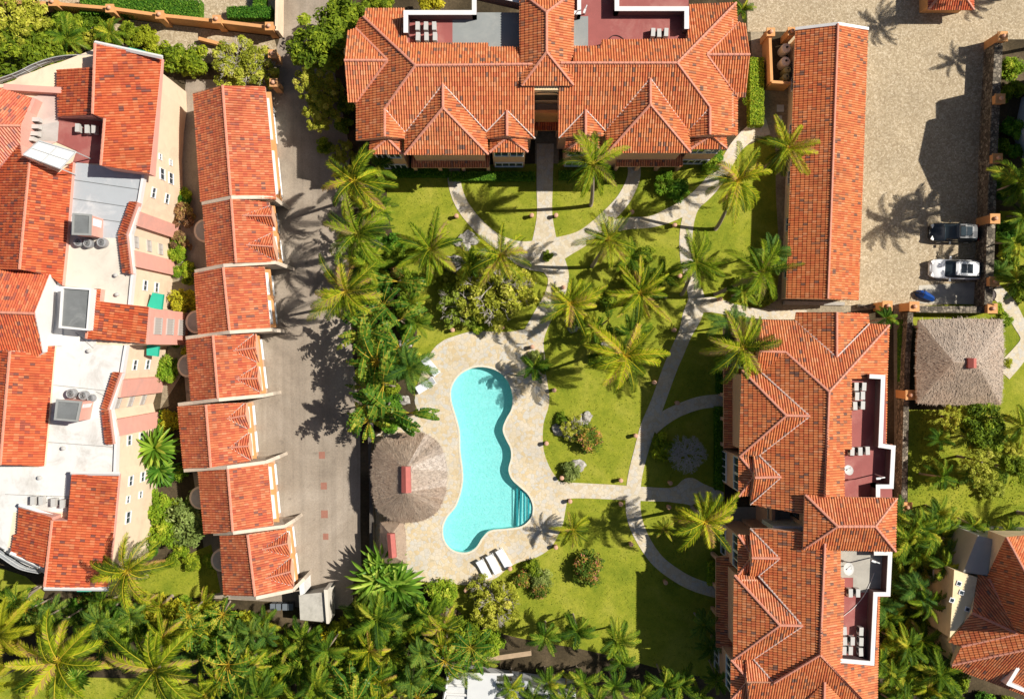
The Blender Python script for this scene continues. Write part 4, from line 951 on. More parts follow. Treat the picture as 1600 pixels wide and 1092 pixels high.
# stair bays: pink bands down the garden side
for q in ([(212,328),(219,331),(214,353),(206,350)], [(203,390),(210,391),(213,417),(205,416)], [(187,592),(193,594),(188,621),(178,620)], [(176,655),(183,655),(187,681),(180,681)]):
    ppart('stair_bay', E, q, 8.95, 0, PINK)
ppart('stair_bay', E, [(224,481),(236,482),(232,538),(222,537)], 8.95, 0, PINK)
def ew(i, t, zs, w2=.42, hh=.38, gl=GLASS, fr=None):
    L_ = (Wp(*RIM[i], HF)-Wp(*RIM[i+1], HF)).length; a_ = w2/L_
    for z in zs: window(E, RIM[i], RIM[i+1], HF, max(.02, t-a_), min(.98, t+a_), z-hh, z+hh, 2, frame=fr, glass=gl, fw=.045)
ew(4, .5, (6.4, 3.4)); ew(6, .16, (7.9, 5.2, 2.6), .5, .42, LOUV, LOUV); ew(7, .3, (6.2, 3.7)); ew(11, .7, (6.7, 4.0)); ew(12, .82, (8.0, 5.4, 2.8), .5, .42, LOUV, LOUV)
ew(14, .25, (6.4, 3.9)); ew(16, .12, (6.4, 3.9)); ew(16, .48, (6.6, 4.0), .3, .3); ew(3, .85, (5.0, 3.0), .6, .5); ew(3, .3, (5.4, 3.0), .25, .25); ew(16, .85, (6.2,), .5, .45)
for z in (7.3, 4.6, 1.8): window(E, (236,482), (232,538), 8.95, .25, .7, z-.75, z+.75, 6, LOUV, LOUV, name='louvre')
for pts in ([(238,457),(255,460),(252,484),(230,480)], [(229,537),(248,540),(246,557),(229,555)]):
    mb = MB(); mb2 = [Wp(x, y, 5.6 if k in (0, 3) else 4.9) for k, (x, y) in enumerate(pts)]
    mb.face(mb2); mb.face([mb2[1], mb2[2], mb2[2]-Vector((0,0,.35)), mb2[1]-Vector((0,0,.35))]); mb.face([mb2[2], mb2[3], mb2[3]-Vector((0,0,.1)), mb2[2]-Vector((0,0,.35))])
    mb.face([q-Vector((0,0,.03)) for q in mb2]); part('green_awning', mb, GREEN, E)
for q, h in (([(201,74),(227,80),(226,84),(201,79)], 8.0), ([(120,917),(143,916),(142,924),(120,924)], 8.0)):
    ppart('green_awning', E, q, h, h-.3, GREEN)
for x, y, h in ((246,165,5),(242,250,5)):
    pass
# pale canopy over the red terrace
mb = MB(); C4 = [Wp(37,242,12.2), Wp(61.5,221,12.2), Wp(119,238,11.6), Wp(95,264,11.6)]
cp = thing('roof_canopy', 'white framed panel canopy tilted over the red terrace of the left block', 'canopy', (C4[0]+C4[2])/2-Vector((0,0,2.6)))
up_ = Vector((0,0,.06)); mb.face(C4[::-1]); mb.face([c+up_ for c in C4]); 
for i in range(4): mb.face([C4[i], C4[(i+1)%4], C4[(i+1)%4]+up_, C4[i]+up_])
part('panel', mb, WHITE, cp); mb = MB()
for i in range(4): mb.tube([C4[i]+up_, C4[(i+1)%4]+up_], .07, 4)
mb.tube([(C4[0]+C4[1])/2+up_, (C4[2]+C4[3])/2+up_], .05, 4); mb.tube([(C4[1]+C4[2])/2+up_, (C4[0]+C4[3])/2+up_], .05, 4)
part('frame', mb, METAL, cp)
for c in C4: mb = MB(); mb.tube([c, Vector((c.x, c.y, 9.1))], .05, 5); part('post', mb, METAL, cp)
# ---------------------------------------------------------------- thatched shelters
def thatch_faces(mb, tri, nst, rnd, ln=.22, wd=.05):
    """straws lying down a triangular roof face: tri = (apex/upper a, lower b, lower c) or quads as two triangles"""
    a, b, c = tri; n = (b-a).cross(c-a).normalized()
    if n.z < 0: n = -n
    g = Vector((n.x, n.y, 0)); dv = (g-n*g.dot(n)).normalized(); uv = dv.cross(n)
    for _ in range(nst):
        r1, r2 = math.sqrt(rnd.random()), rnd.random()
        p = a*(1-r1)+b*(r1*(1-r2))+c*(r1*r2)+n*rnd.uniform(.0, .10)
        d = (dv+uv*rnd.gauss(0, .45)+n*rnd.uniform(-.02, .12)).normalized(); s = uv*wd*rnd.uniform(.5, 1.2)/2; l = ln*rnd.uniform(.5, 1.3)
        mb.face([p-s, p+s, p+d*l+s*.4, p+d*l-s*.4], 0, (rnd.random(), 1))
def palapa(label, ring, ridge, h0, h1, posts, dens=26, capbox=None):
    """ring: eave pixels; ridge: 2 pixel points (may coincide) at h1"""
    c = Wp(sum(p[0] for p in ring)/len(ring), sum(p[1] for p in ring)/len(ring), 0)
    t = thing('palapa', label, 'thatched shelter', c, 'thatched shelters')
    rnd = random.Random(len(ring)); Rg = [Wp(x+rnd.uniform(-.8,.8), y+rnd.uniform(-.8,.8), h0+rnd.uniform(-.06,.06)) for x, y in (spline(ring, True, 4) if len(ring) > 11 else ring)]; A_, B_ = Wp(*ridge[0], h1), Wp(*ridge[1], h1)
    mb = MB(); st = MB()
    near = [A_ if (p-A_).length <= (p-B_).length else B_ for p in Rg]
    for i in range(len(Rg)):
        p, q = Rg[i], Rg[(i+1) % len(Rg)]; m0, m1 = near[i], near[(i+1) % len(Rg)]
        tris = [(m0, p, q)] if (m0-m1).length < .01 else [(m0, p, q), (m0, q, m1)]
        for tr_ in tris:
            mb.face(tr_, 0, (.05, 1))
            ar = (tr_[1]-tr_[0]).cross(tr_[2]-tr_[0]).length/2
            if (tr_[1]-tr_[0]).length and tr_ is tris[0]: thatch_faces(st, tr_, int(ar*dens), rnd)
            else: thatch_faces(st, (tr_[0], tr_[1], tr_[2]), int(ar*dens), rnd)
        mb.face([p, q, q-Vector((0,0,.3)), p-Vector((0,0,.3))], 0, (rnd.random(), 1))
        e = (q-p); 
        for k in range(int(e.length*14)):
            s_ = p+e*rnd.random(); o_ = Vector((s_.x-c.x, s_.y-c.y, 0)).normalized()
            dd = o_*rnd.uniform(.0, .09)+Vector((0,0,-rnd.uniform(.05,.3))); sd_ = e.normalized()*.03
            st.face([s_-sd_, s_+sd_, s_+dd+sd_*.3, s_+dd-sd_*.3], 0, (rnd.random(), 1))
    mb.face([q-Vector((0,0,.28)) for q in Rg][::-1], 0)
    ro = part('thatch_roof', mb, THATCH, t); o = part('straw', st, THATCH, ro); o['kind'] = 'stuff'
    if capbox:
        mb = MB(); P = [Wp(x, y, h1+.35) for x, y in capbox]; mb.prism([p.xy for p in P], h1-.2, h1+.2)
        m_x = [(P[0]+P[1])/2+Vector((0,0,.12)), (P[2]+P[3])/2+Vector((0,0,.12))]
        for k in (0, 1): pass
        mb.face([P[0]-Vector((0,0,.13)), P[3]-Vector((0,0,.13)), m_x[1], m_x[0]]); mb.face([P[1]-Vector((0,0,.13)), P[2]-Vector((0,0,.13)), m_x[1], m_x[0]])
        part('ridge_cover', mb, plain('red_ridge_cover', (.42,.115,.09), .7, .12, 3), t)
    for x, y in posts: p = Wp(x, y, h0); mb = MB(); mb.tube([(p.x, p.y, 0), (p.x, p.y, h0)], .13, 8); part('post', mb, BARK, t)
    return t
oc = [(614,679),(655,676),(686,692),(697,725),(696,770),(680,802),(648,816),(615,812),(590,795),(582,765),(582,720),(592,692)]
palapa('large round thatched palapa with a long red ridge cover beside the pool', oc, ((634,732),(634,768)), 3.0, 4.3, [(600,700),(600,790),(680,705),(680,785),(640,685),(640,806)], 150, [(627,729),(641,729),(642,770),(627,770)])
palapa('small square thatched palapa below the large one, red ridge cover', [(594,816),(630,812),(634,838),(634,880),(612,884),(592,878)], ((611,836),(613,868)), 2.7, 3.9, [(600,822),(628,822),(600,872),(628,872)], 34, [(604,834),(616,834),(619,871),(607,872)])
palapa('rectangular hipped thatched palapa on the right lawn with a small red ridge cover', [(1436,500),(1500,497),(1566,500),(1569,540),(1566,600),(1564,632),(1500,633),(1433,631),(1431,590),(1433,540)], ((1490,566),(1524,566)), 2.9, 4.3, [(1442,510),(1558,510),(1442,622),(1558,622)], 85, [(1514,559),(1527,560),(1527,575),(1514,575)])
# ---------------------------------------------------------------- air conditioning units
def ac_proto():
    t = thing('ac_unit', '-', 'air conditioner')
    mb = MB(); mb.box((0,0,.36), (.34,.68,.62)); part('casing', mb, ACW, t, local=True)
    mb = MB(); mb.tube([(-.171,.1,.36),(-.20,.1,.36)], .24, 12); part('fan_grille', mb, DARK, t, local=True)
    for y in (-.24, .24): mb = MB(); mb.box((0,y,.03), (.4,.06,.06)); part('foot', mb, DARK, t, local=True)
    return proto_hide(t)
AC = ac_proto()
def acs(lst, h, rz=0):
    for x, y, lb in lst:
        p = Wp(x, y, h+.6); place(AC, lb, (p.x, p.y, h), R(rz)+R(random.uniform(-3,3)), 1.0, 'air conditioning units on the roofs')
o3 = ('left','middle','right')
acs([(652.5+13*i, 41, f'{o3[i]} unit in the back row of six on the red patch, top block') for i in range(3)]+[(653+13.3*i, 57.5, f'{o3[i]} unit in the front row of six, touching the tiles of the top block') for i in range(3)], 8.56)
acs([(1020.5,51,'left of three slim white air conditioners on the wide red terrace of the top block'),(1030,52,'middle of three slim white air conditioners on the wide red terrace of the top block'),(1041,51,'right of three slim white air conditioners on the wide red terrace, nearest the shaded parapet')], 8.56)
acs([(1338,604,'top left of six paired white air conditioners on the upper right-hand terrace'),(1350,604,'top right of six paired white air conditioners on the upper right-hand terrace'),(1339,619,'middle left of six paired white air conditioners on the upper right-hand terrace'),(1348,618,'middle right of six paired white air conditioners on the upper right-hand terrace'),(1336,634,'bottom left of six paired white air conditioners on the upper right-hand terrace'),(1348,633,'bottom right of six paired white air conditioners on the upper right-hand terrace')], 8.56)
acs([(1331.5,705,'left of three white air conditioners in a row above the smaller satellite dish'),(1344,705,'middle of three white air conditioners in a row above the smaller satellite dish'),(1355.5,704,'right of three white air conditioners in a row above the smaller satellite dish')], 8.56)
acs([(1329,926,'left white air conditioner of the pair below the big satellite dish'),(1340.5,926,'right white air conditioner of the pair below the big satellite dish'),(1319.5,985,'top left unit of the eight air conditioners on the lowest terrace'),(1345.5,986,'top right unit of the eight air conditioners on the lowest terrace, by the shaded parapet'),(1320,1001,'middle left unit of the eight air conditioners, tight against the tiles'),(1332,1001,'centre unit of the eight air conditioners on the lowest terrace'),(1345.5,1002,'middle right unit of the eight air conditioners, by the shaded parapet'),(1319,1016,'bottom left unit of the eight air conditioners on the lowest terrace'),(1329,1016,'bottom middle unit of the eight air conditioners on the lowest terrace'),(1345,1018,'bottom right unit of the eight air conditioners, nearest the white end wall')], 8.56)
acs([(121,200,'left of three white units under the pink wall on the left block terrace'),(136,202,'middle of three white units under the pink wall on the left block terrace'),(146.5,202,'right of three white units under the pink wall, beside the shaded corner')], 9.1)
acs([(55,187,'topmost of four white units stacked along the worn pink floor'),(54,198,'second from the top of four white units along the worn pink floor'),(53,209,'third from the top of four white units, on the wet grey patch'),(47,217,'smallest and lowest of four white units, beside the tilted canopy')], 9.1, 90)
acs([(51,782,'leftmost of four grey units on the white roof above the small tile roof'),(64,782,'second from left of four grey units on the lower white roof'),(83,785,'third from left of four grey units on the lower white roof'),(97,787,'rightmost of four grey units, touching the shadow of the pink wall')], 9.1)
def fan_proto():
    t = thing('condenser', '-', 'condenser')
    mb = MB(); mb.lathe([(.36,0),(.40,.05),(.40,.62),(.36,.68),(.30,.68),(.29,.60)], n=18); part('casing', mb, plain('condenser_grey', (.36,.36,.36), .5, .15, 5, metal=.3), t, local=True)
    mb = MB(); mb.lathe([(.28,.61),(.28,.615)], n=14); part('fan', mb, DARK, t, local=True)
    mb = MB()
    for r_ in (.10,.18,.26,.32): mb.tube([(r_*math.cos(k*.5236), r_*math.sin(k*.5236), .70) for k in range(13)], .012, 4)
    part('grille', mb, METAL, t, local=True)
    return proto_hide(t)
FN = fan_proto()
for x, y, lb, sc in ((122,378,'square-looking leftmost of three condensers below the upper lift housing',.95),(137,380,'round dark condenser in the middle of three below the upper lift housing',.95),(159,379,'rightmost of three condensers below the upper lift housing, with pipes',1),(111,615,'leftmost round condenser above the lower lift housing',1),(130,618,'middle round condenser above the lower lift housing',.95),(141,622,'smaller rightmost round condenser above the lower lift housing',.8)):
    p = Wp(x, y, 9.6); place(FN, lb, (p.x, p.y, 9.07), 0, sc, 'round condensers on the left block')
def dish(label, x, y, h, r, az):
    p = Wp(x, y, h+1.0); t = thing('satellite_dish', label, 'satellite dish', (p.x, p.y, h), 'satellite dishes')
    mb = MB(); rings = []
    d = Vector((math.cos(az)*.35, math.sin(az)*.35, .94)).normalized(); a = d.orthogonal().normalized(); b = d.cross(a); c = p
    prof = [(0.0, 0), (.4, .03), (.75, .1), (1, .18)]
    pts = [[c+a*(r*q*math.cos(k*.3142))+b*(r*q*math.sin(k*.3142))+d*(z*r) for k in range(20)] for q, z in prof]
    for i in range(3):
        for k in range(20): mb.face([pts[i][k], pts[i][(k+1)%20], pts[i+1][(k+1)%20], pts[i+1][k]])
    part('reflector', mb, ACW, t); mb = MB(); mb.tube([(p.x, p.y, h), (p.x, p.y, h+.95)], .04, 6); part('mast', mb, METAL, t)
    mb = MB(); mb.tube([c+a*r*.9, c+d*r*.8], .02, 5); mb.box(tuple(c+d*r*.8), (.1,.1,.1)); part('feed_arm', mb, METAL, t)
dish('smaller white satellite dish at the tile edge of the upper right-hand terrace', 1325.5, 734.5, 8.56, .42, 1.0)
dish('larger white satellite dish on the grey patch of the lower right-hand terrace', 1325, 888.5, 8.56, .52, .4)
# cables and lamp arms on the terraces
for lb, pts in (('white cable curving across the lower right-hand terrace', [(1318,962),(1335,948),(1350,930),(1360,910),(1366,895)]), ('dark looped cables left of the upper terrace units on the top block', [(652,63),(640,58),(637,45),(643,33),(654,32)]), ('tangled dark cable at the tile edge of the wide red terrace', [(950,63),(958,56),(968,57),(976,63)])):
    mb = MB(); mb.tube([Wp(x, y, 8.62) for x, y in spline(pts, False, 5)], .03, 5); o = part('cable', mb, WHITE if 'white' in lb else DARK); tag(o, lb, 'cable')
for lb, x, y, az in (('white lamp arm over the upper right-hand terrace shadow', 1383, 746, 185), ('white lamp arm over the grey patch of the lower right-hand terrace', 1375, 880, 160), ('white lamp arm near the tower on the wide red terrace', 917, 8, 250)):
    p = Wp(x, y, 10.6); t = thing('lamp_arm', lb, 'lamp', (p.x, p.y, 8.56)); mb = MB(); mb.tube([(p.x, p.y, 8.56), (p.x, p.y, 10.5), (p.x+.5*math.cos(R(az)), p.y+.5*math.sin(R(az)), 10.7)], .05, 6); part('pole', mb, METAL, t)
    mb = MB(); mb.box((p.x+.6*math.cos(R(az)), p.y+.6*math.sin(R(az)), 10.7), (.35,.16,.1), R(az)); part('lamp_head', mb, WHITE, t)
# ---------------------------------------------------------------- garden lamps
def bollard_proto():
    t = thing('garden_lamp', '-', 'garden lamp')
    mb = MB(); mb.lathe([(.17,0),(.17,.62),(.20,.66),(.20,.74)], n=14); part('body', mb, TERRA, t, local=True)
    mb = MB(); mb.lathe([(.21,.741),(.19,.79),(.10,.84),(.02,.85)], n=14); part('cap', mb, plain('lamp_cap', (.60,.34,.22), .75, .12, 6), t, local=True)
    return proto_hide(t)
BO = bollard_proto()
BL = [(831,336,'left of the two beside the entrance walk, just left of it'),(869,336,'right of the two beside the entrance walk'),(988,331,'on the grass where the right curved path meets the shrubs'),(1055,351,'inside the triangle of grass between the two upper right paths'),(1063,431,'left of the right-hand path, under a small palm'),(1126,467,'right of the path junction below the leaning palm'),(1054,515.6,'left of the right-hand path above the long shade'),(832,542,'right of the paving where the deck narrows'),(713,337,'left of the left curved path on the upper lawn'),(707,515.6,'left of the two along the top edge of the pool deck'),(784.6,511.5,'right of the two along the top edge of the pool deck'),(880,449,'right of the middle path below the plaza'),(1023,597.7,'in the shade left of the right-hand path'),(1059,629.7,'in the shade above the branch path to the right-hand block'),(994,681,'at the fork, on the edge of the shade'),(854,693,'on the deck edge left of the rock bed'),(970.5,751,'above the straight path to the pool, near the crossing'),(878,747,'at the corner where the straight path meets the deck'),(1048,755,'in the shade above the blue-toned round path end'),(891,783.6,'below the straight path beside the deck'),(970.5,788,'below the straight path near the crossing'),(1046,793,'below the round path end beside the trunk shadow'),(866,609.7,'in a palm shadow right of the deck edge'),(986.7,851,'on the lawn left of the lower curved path'),(868.7,855.6,'at the lower right corner of the deck'),(1040.5,910.7,'in the large shade left of the lowest path bend'),(728,922.8,'below the deck, left of the bare bushes'),(797,889,'beside the sunbeds at the deck edge')]
for x, y, lb in BL:
    p = Wp(x, y, .85); place(BO, 'terracotta garden lamp '+lb, (p.x, p.y, .012), 0, 1.0, 'garden lamps along the paths')
# ---------------------------------------------------------------- sunbeds
def sunbed_proto(n):
    t = thing('sunbed', '-', 'sunbed'); mb = MB(); mb.box((0,-.30,.34), (.66,1.30,.07)); part('seat', mb, CUSH, t, local=True)
    mb = MB(); a = R(28); c, s_ = math.cos(a), math.sin(a)
    P = [(-.33,.36,.31),(.33,.36,.31),(.33,.36+.72*c,.31+.72*s_),(-.33,.36+.72*c,.31+.72*s_)]
    mb.face(P); mb.face([(x, y-.03, z+.07) for x, y, z in P])
    for i in range(4): q, w2 = P[i], P[(i+1)%4]; mb.face([q, w2, (w2[0], w2[1]-.03, w2[2]+.07), (q[0], q[1]-.03, q[2]+.07)])
    part('backrest', mb, CUSH, t, local=True)
    mb = MB()
    for x in (-.36,.36): mb.tube([(x,-.98,.30),(x,.98,.30)], .03, 5)
    part('frame', mb, FRAME, t, local=True)
    for x in (-.33,.33):
        for y in (-.85,.7): mb = MB(); mb.box((x,y,.15), (.05,.05,.3)); part('leg', mb, FRAME, t, local=True)
    return proto_hide(t)
SB = sunbed_proto(0)
for x, y, rz, lb in ((756,889,27,'leftmost of three white sunbeds below the pool'),(771,881,27,'middle of three white sunbeds below the pool'),(787,872,30,'rightmost of three white sunbeds below the pool, nearest the water'),(673,573,40,'upper of two white sunbeds under the dark palm left of the pool'),(665,602,-58,'lower of two white sunbeds under the dark palm left of the pool')):
    p = Wp(x, y, .35); place(SB, lb, (p.x, p.y, .063), R(rz), 1.0, 'sunbeds on the pool deck')
# ---------------------------------------------------------------- cars
def car(label, x, y, rz, body, L=4.7, Wd=1.86, Ht=1.66, pickup=False, roofm=None):
    p = Wp(x, y, 1.0); t = thing('parked_car', label, 'car', (p.x, p.y, .012))
    t.rotation_euler = (0, 0, 0); ca, sa = math.cos(rz), math.sin(rz)
    tr = lambda q: (p.x+q[0]*ca-q[1]*sa, p.y+q[0]*sa+q[1]*ca, .012+q[2])
    def shell(prof, mat, name, par, m=0):
        # prof: list of (x, halfwidth, z) stations each giving a cross section outline (list of (y,z))
        mb = MB(); rings = []
        for xs, sec in prof:
            full = [(yy, z) for yy, z in sec]+[(-yy, z) for yy, z in sec[::-1]]
            base = len(mb.v); mb.v += [tr((xs, yy, z)) for yy, z in full]; rings.append((base, len(full)))
        for (b0, n), (b1, _) in zip(rings[:-1], rings[1:]):
            for k in range(n): mb.f.append((b0+k, b0+(k+1)%n, b1+(k+1)%n, b1+k)); mb.m.append(0); mb.uv.append((.5,.5))
        mb.f.append(tuple(rings[0][0]+k for k in range(rings[0][1]))); mb.m.append(0); mb.uv.append((.5,.5))
        mb.f.append(tuple(rings[-1][0]+k for k in range(rings[-1][1]))[::-1]); mb.m.append(0); mb.uv.append((.5,.5))
        o = part(name, mb, mat, par, smooth=True)
        md = o.modifiers.new('sub', 'SUBSURF'); md.levels = 2; md.render_levels = 2
        return o
    w_ = Wd/2; l = L/2
    def sec(wd, zt, crown=.04): return [(wd*.9,.30),(wd,.45),(wd*1.0,.75),(wd*.93,zt-.06),(wd*.72,zt),(wd*.3,zt+crown)]
    st = [(-l,sec(w_*.66,.66)),(-l+.12,sec(w_*.84,.80)),(-l+.45,sec(w_*.96,.94)),(-l+1.3,sec(w_,1.02)),(0,sec(w_,1.04)),(l-1.0,sec(w_,1.06)),(l-.35,sec(w_*.97,1.02)),(l-.08,sec(w_*.88,.92)),(l,sec(w_*.78,.75))]
    shell(st, body, 'body', t)
    def cab(wd, zb, zt, wt): return [(wd*.96,zb),(wd,zb+.05),(wt*1.0,zt-.05),(wt*.88,zt),(wt*.4,zt+.03)]
    f0 = -l+1.25; r0 = l-.25 if not pickup else l-1.75
    g = shell([(f0,cab(w_*.78,.95,1.03,w_*.72)),(f0+.12,cab(w_*.86,.95,1.08,w_*.78)),(f0+.85,cab(w_*.90,.95,Ht-.04,w_*.74)),((f0+r0)/2,cab(w_*.90,.95,Ht,w_*.75)),(r0-.55,cab(w_*.90,.95,Ht-.04,w_*.74)),(r0-.05,cab(w_*.84,.95,1.2,w_*.72)),(r0,cab(w_*.8,.95,1.1,w_*.7))], GLASS, 'windows', t)
    rf = MB(); xs = [f0+.72, f0+.95, (f0+r0)/2, r0-.70, r0-.35]; hw = [w_*.62, w_*.70, w_*.73, w_*.71, w_*.63]; zz = [Ht-.045, Ht+.025, Ht+.05, Ht+.02, Ht-.06]
    for i in range(4):
        for j in range(4):
            f = lambda ii, jj: tr((xs[ii], hw[ii]*(-1+jj/2), zz[ii]+.02*(1-abs(-1+jj/2))))
            rf.face([f(i,j), f(i,j+1), f(i+1,j+1), f(i+1,j)])
    part('roof', rf, roofm or body, t, smooth=True)
    if not pickup:
        sr = MB(); m0 = (f0+r0)/2
        for a_ in (0, 1):
            q = [(m0-.42+a_*.55, -.42), (m0+.08+a_*.55, -.42), (m0+.08+a_*.55, .42), (m0-.42+a_*.55, .42)]
            sr.prism([tr((x_, y_, 0))[:2] for x_, y_ in q], Ht+.03, Ht+.09)
        part('sunroof', sr, GLASS, t)
        for s_ in (-1, 1): rb = MB(); rb.tube([tr((f0+1.0, s_*w_*.66, Ht+.09)), tr((r0-.6, s_*w_*.66, Ht+.09))], .025, 5); part('roof_rail', rb, METAL, t)
    else:
        bd = MB(); q = [(l-1.65,-w_*.78),(l-.15,-w_*.78),(l-.15,w_*.78),(l-1.65,w_*.78)]; bd.prism([tr((x_, y_, 0))[:2] for x_, y_ in q], 1.0, 1.09); part('bed_cover', bd, DARK, t)
    for s_ in (-1, 1):
        mb = MB(); mb.box(tr((f0+.45, s_*(w_+.10), 1.02)), (.16,.26,.14), rz); part('wing_mirror', mb, body, t)
        mb = MB(); mb.box(tr((-l+.22, s_*w_*.62, .80)), (.28,.34,.10), rz+s_*.5); part('headlight', mb, METAL, t)
        mb = MB(); mb.box(tr((l-.1, s_*w_*.68, .88)), (.10,.26,.14), rz); part('tail_light', mb, plain('tail_red', (.35,.02,.02), .3, .05), t)
        for xw in (-l+.95, l-.98):
            mb = MB(); a_ = tr((xw, s_*(w_-.22), .34)); b_ = tr((xw, s_*(w_+.01), .34)); mb.tube([a_, b_], .34, 18); wh = part('wheel', mb, DARK, t)
            mb = MB(); c_ = tr((xw, s_*(w_+.025), .34)); mb.tube([b_, c_], .21, 12); part('rim', mb, METAL, wh)
car('white suv with a dark sunroof parked beside the right wall of the court', 1495, 420.5, R(-2), CARW)
car('glossy black suv parked half in the tall shadow above the white one', 1493, 363, R(-1), CARB, 4.5, 1.80, 1.8)
# ---------------------------------------------------------------- blue covered bike, tanks, bins, rocks and other small things
p = Wp(1449, 462, .7); t = thing('covered_motorcycle', 'small blue covered motorcycle on the pale slab near the stone wall', 'motorcycle', (p.x, p.y, .01)); mb = MB()
sec = [(-.95,.10,.3),(-.7,.26,.75),(-.3,.34,.95),(.2,.30,.85),(.7,.24,.7),(1.0,.08,.35)]; rings = []
for xs, wd, z in sec:
    base = len(mb.v); a_ = R(-25)
    for yy, zz in ((-wd*1.2,0),(-wd,z*.7),(0,z),(wd,z*.7),(wd*1.2,0)): mb.v.append((p.x+xs*math.cos(a_)-yy*math.sin(a_), p.y+xs*math.sin(a_)+yy*math.cos(a_), zz+.02))
    rings.append(base)
for b0, b1 in zip(rings[:-1], rings[1:]):
    for k in range(4): mb.f.append((b0+k, b0+k+1, b1+k+1, b1+k)); mb.m.append(0); mb.uv.append((.5,.5))
part('cover', mb, BLUE, t)
for xs in (-.7,.75): mb = MB(); q = Vector((p.x+xs*math.cos(a_), p.y+xs*math.sin(a_), .3)); mb.tube([q+Vector((0,-.06,0)), q+Vector((0,.06,0))], .3, 14); part('wheel', mb, DARK, t)
mb = MB(); mb.tube([(p.x-.5, p.y-.1, .9),(p.x-.35, p.y+.55, .95)], .03, 5); part('handlebar', mb, DARK, t)
o = structure('parking_slab', sheet_mb([[(1436,446),(1545,440),(1545,476),(1432,474)]], [], .03, .03), plain('pale_slab', (.52,.47,.38), .9, .15, .8, .1, (.3,.27,.22)))
for x, y, r_, lb in ((1234,75,.46,'topmost of four pale round tanks in the walled yard left of the long roof'),(1233,96,.46,'second pale round tank from the top in the walled yard'),(1236,109,.34,'third tank from the top, small and greenish, in the walled yard'),(1234,120,.34,'lowest greenish tank in the walled yard')):
    p = Wp(x, y, 1.3); t = thing('water_tank', lb, 'tank', (p.x-.3, p.y, 0), 'tanks in the yard'); mb = MB(); q = Vector((p.x-.3, p.y, 0)); 
    mb.lathe([(r_,.0),(r_,1.15),(r_*.85,1.3),(r_*.3,1.38),(r_*.3,1.45)], q, 18); part('body', mb, WHITE if r_ > .4 else plain('green_tank', (.30,.32,.18), .6, .1), t)
    mb = MB(); mb.lathe([(r_*.25,1.451),(r_*.25,1.5)], q, 10); part('lid', mb, DARK, t)
for i, (x, y) in enumerate(((426,948),(435,948),(445,948),(454,948))):
    p = Wp(x, y, .9); t = thing('wheeled_bin', ['leftmost of four dark wheeled bins below the last row house','second from left of four dark wheeled bins below the last row house','third from left of four dark wheeled bins below the last row house','rightmost of four dark wheeled bins, next to the concrete hut'][i], 'bin', (p.x, p.y, 0), 'wheeled bins'); mb = MB(); mb.box((p.x, p.y, .42), (.42,.55,.84)); part('body', mb, plain('bin_grey', (.09,.10,.11), .5, .1, 4), t)
    mb = MB(); mb.box((p.x, p.y, .89), (.46,.6,.06)); part('lid', mb, plain('bin_lid', (.15,.17,.19), .5, .1, 4), t)
t = thing('concrete_hut', 'weathered flat concrete utility hut at the end of the lane', 'hut', Wp(490, 945, 0))
ppart('wall', t, [(468,934),(506,926),(510,972),(470,968)], 2.4, 0, CONC); ppart('roof_slab', t, [(467,929),(506,925),(510,970),(469,968)], 2.55, 2.41, plain('stained_slab', (.46,.43,.37), .9, .2, 1.2, .3, (.22,.20,.16)))
ppart('side_fin', t, [(506,921),(512,921),(514,974),(510,974)], 2.9, 0, plain('fin_pale', (.66,.60,.50), .8, .1, 2))
ppart('door_frame', t, [(467,912),(475,908),(476,927),(469,930)], 2.6, 0, WHITE)
def rock(x, y, r_, lb, mat=ROCK, fl=.6):
    p = Wp(x, y, 0); rnd = random.Random(int(x*7+y)); bm = bmesh.new(); bmesh.ops.create_icosphere(bm, subdivisions=3, radius=1)
    o_ = Vector((rnd.random()*9, rnd.random()*9, 1))
    for v in bm.verts:
        k = 1+.55*noise.noise(v.co*1.1+o_)+.25*noise.noise(v.co*2.6+o_)
        v.co = Vector((v.co.x*k, v.co.y*k*.85, v.co.z*k*fl))*r_
    bmesh.ops.translate(bm, verts=bm.verts, vec=(0, 0, r_*.15))
    me = bpy.data.meshes.new('rock'); bm.to_mesh(me); bm.free(); me.materials.append(mat)
    o = bpy.data.objects.new('rock', me); link(o); o.location = (p.x, p.y, 0); tag(o, lb, 'rock', 'garden rocks')
for a_ in ((715,379,.42,'small pale rock at the left end of the upper rock pair on the upper lawn'),(732,374,.8,'largest pale boulder near the left curved path'),(727,385,.5,'grey rock just below the largest boulder by the left curved path'),(710,413,.85,'split pale rock right of the palm on the left lawn'),(755,397,.5,'pale rock left of the palm beside the plaza'),(895,507,.75,'white rock under the palm left of the middle lawn'),(949,541,.6,'pale rock among palm shadows in the middle of the lawn'),(873,671,.62,'flat pale triangular rock left of the rock bed shrub'),(905,660,.7,'big grey white boulder behind the red-tipped shrub'),(916,652,.6,'tan boulder at the top right of the rock bed'),(893,680,.7,'dark grey boulder in the middle of the rock bed'),(900,727,.7,'grey boulder among the low bushes below the rock bed'),(633,625,.5,'pinkish rock beside the broad leaves left of the pool deck'),(634,536,.55,'dark rock at the lower end of the left planting'),(646,897,.4,'tan rock on the small grass patch under the small palapa'),(743,963,.5,'pale round rock in the lower thicket below the deck'),(693,1020,.5,'pale rock in the bottom middle thicket')):
    rock(*a_)
structure('garden_slab', sheet_mb([[(571,430),(597,428),(598,436),(571,438)]], [], .2, .2), plain('tan_slab', (.45,.30,.18), .9, .1, 3))
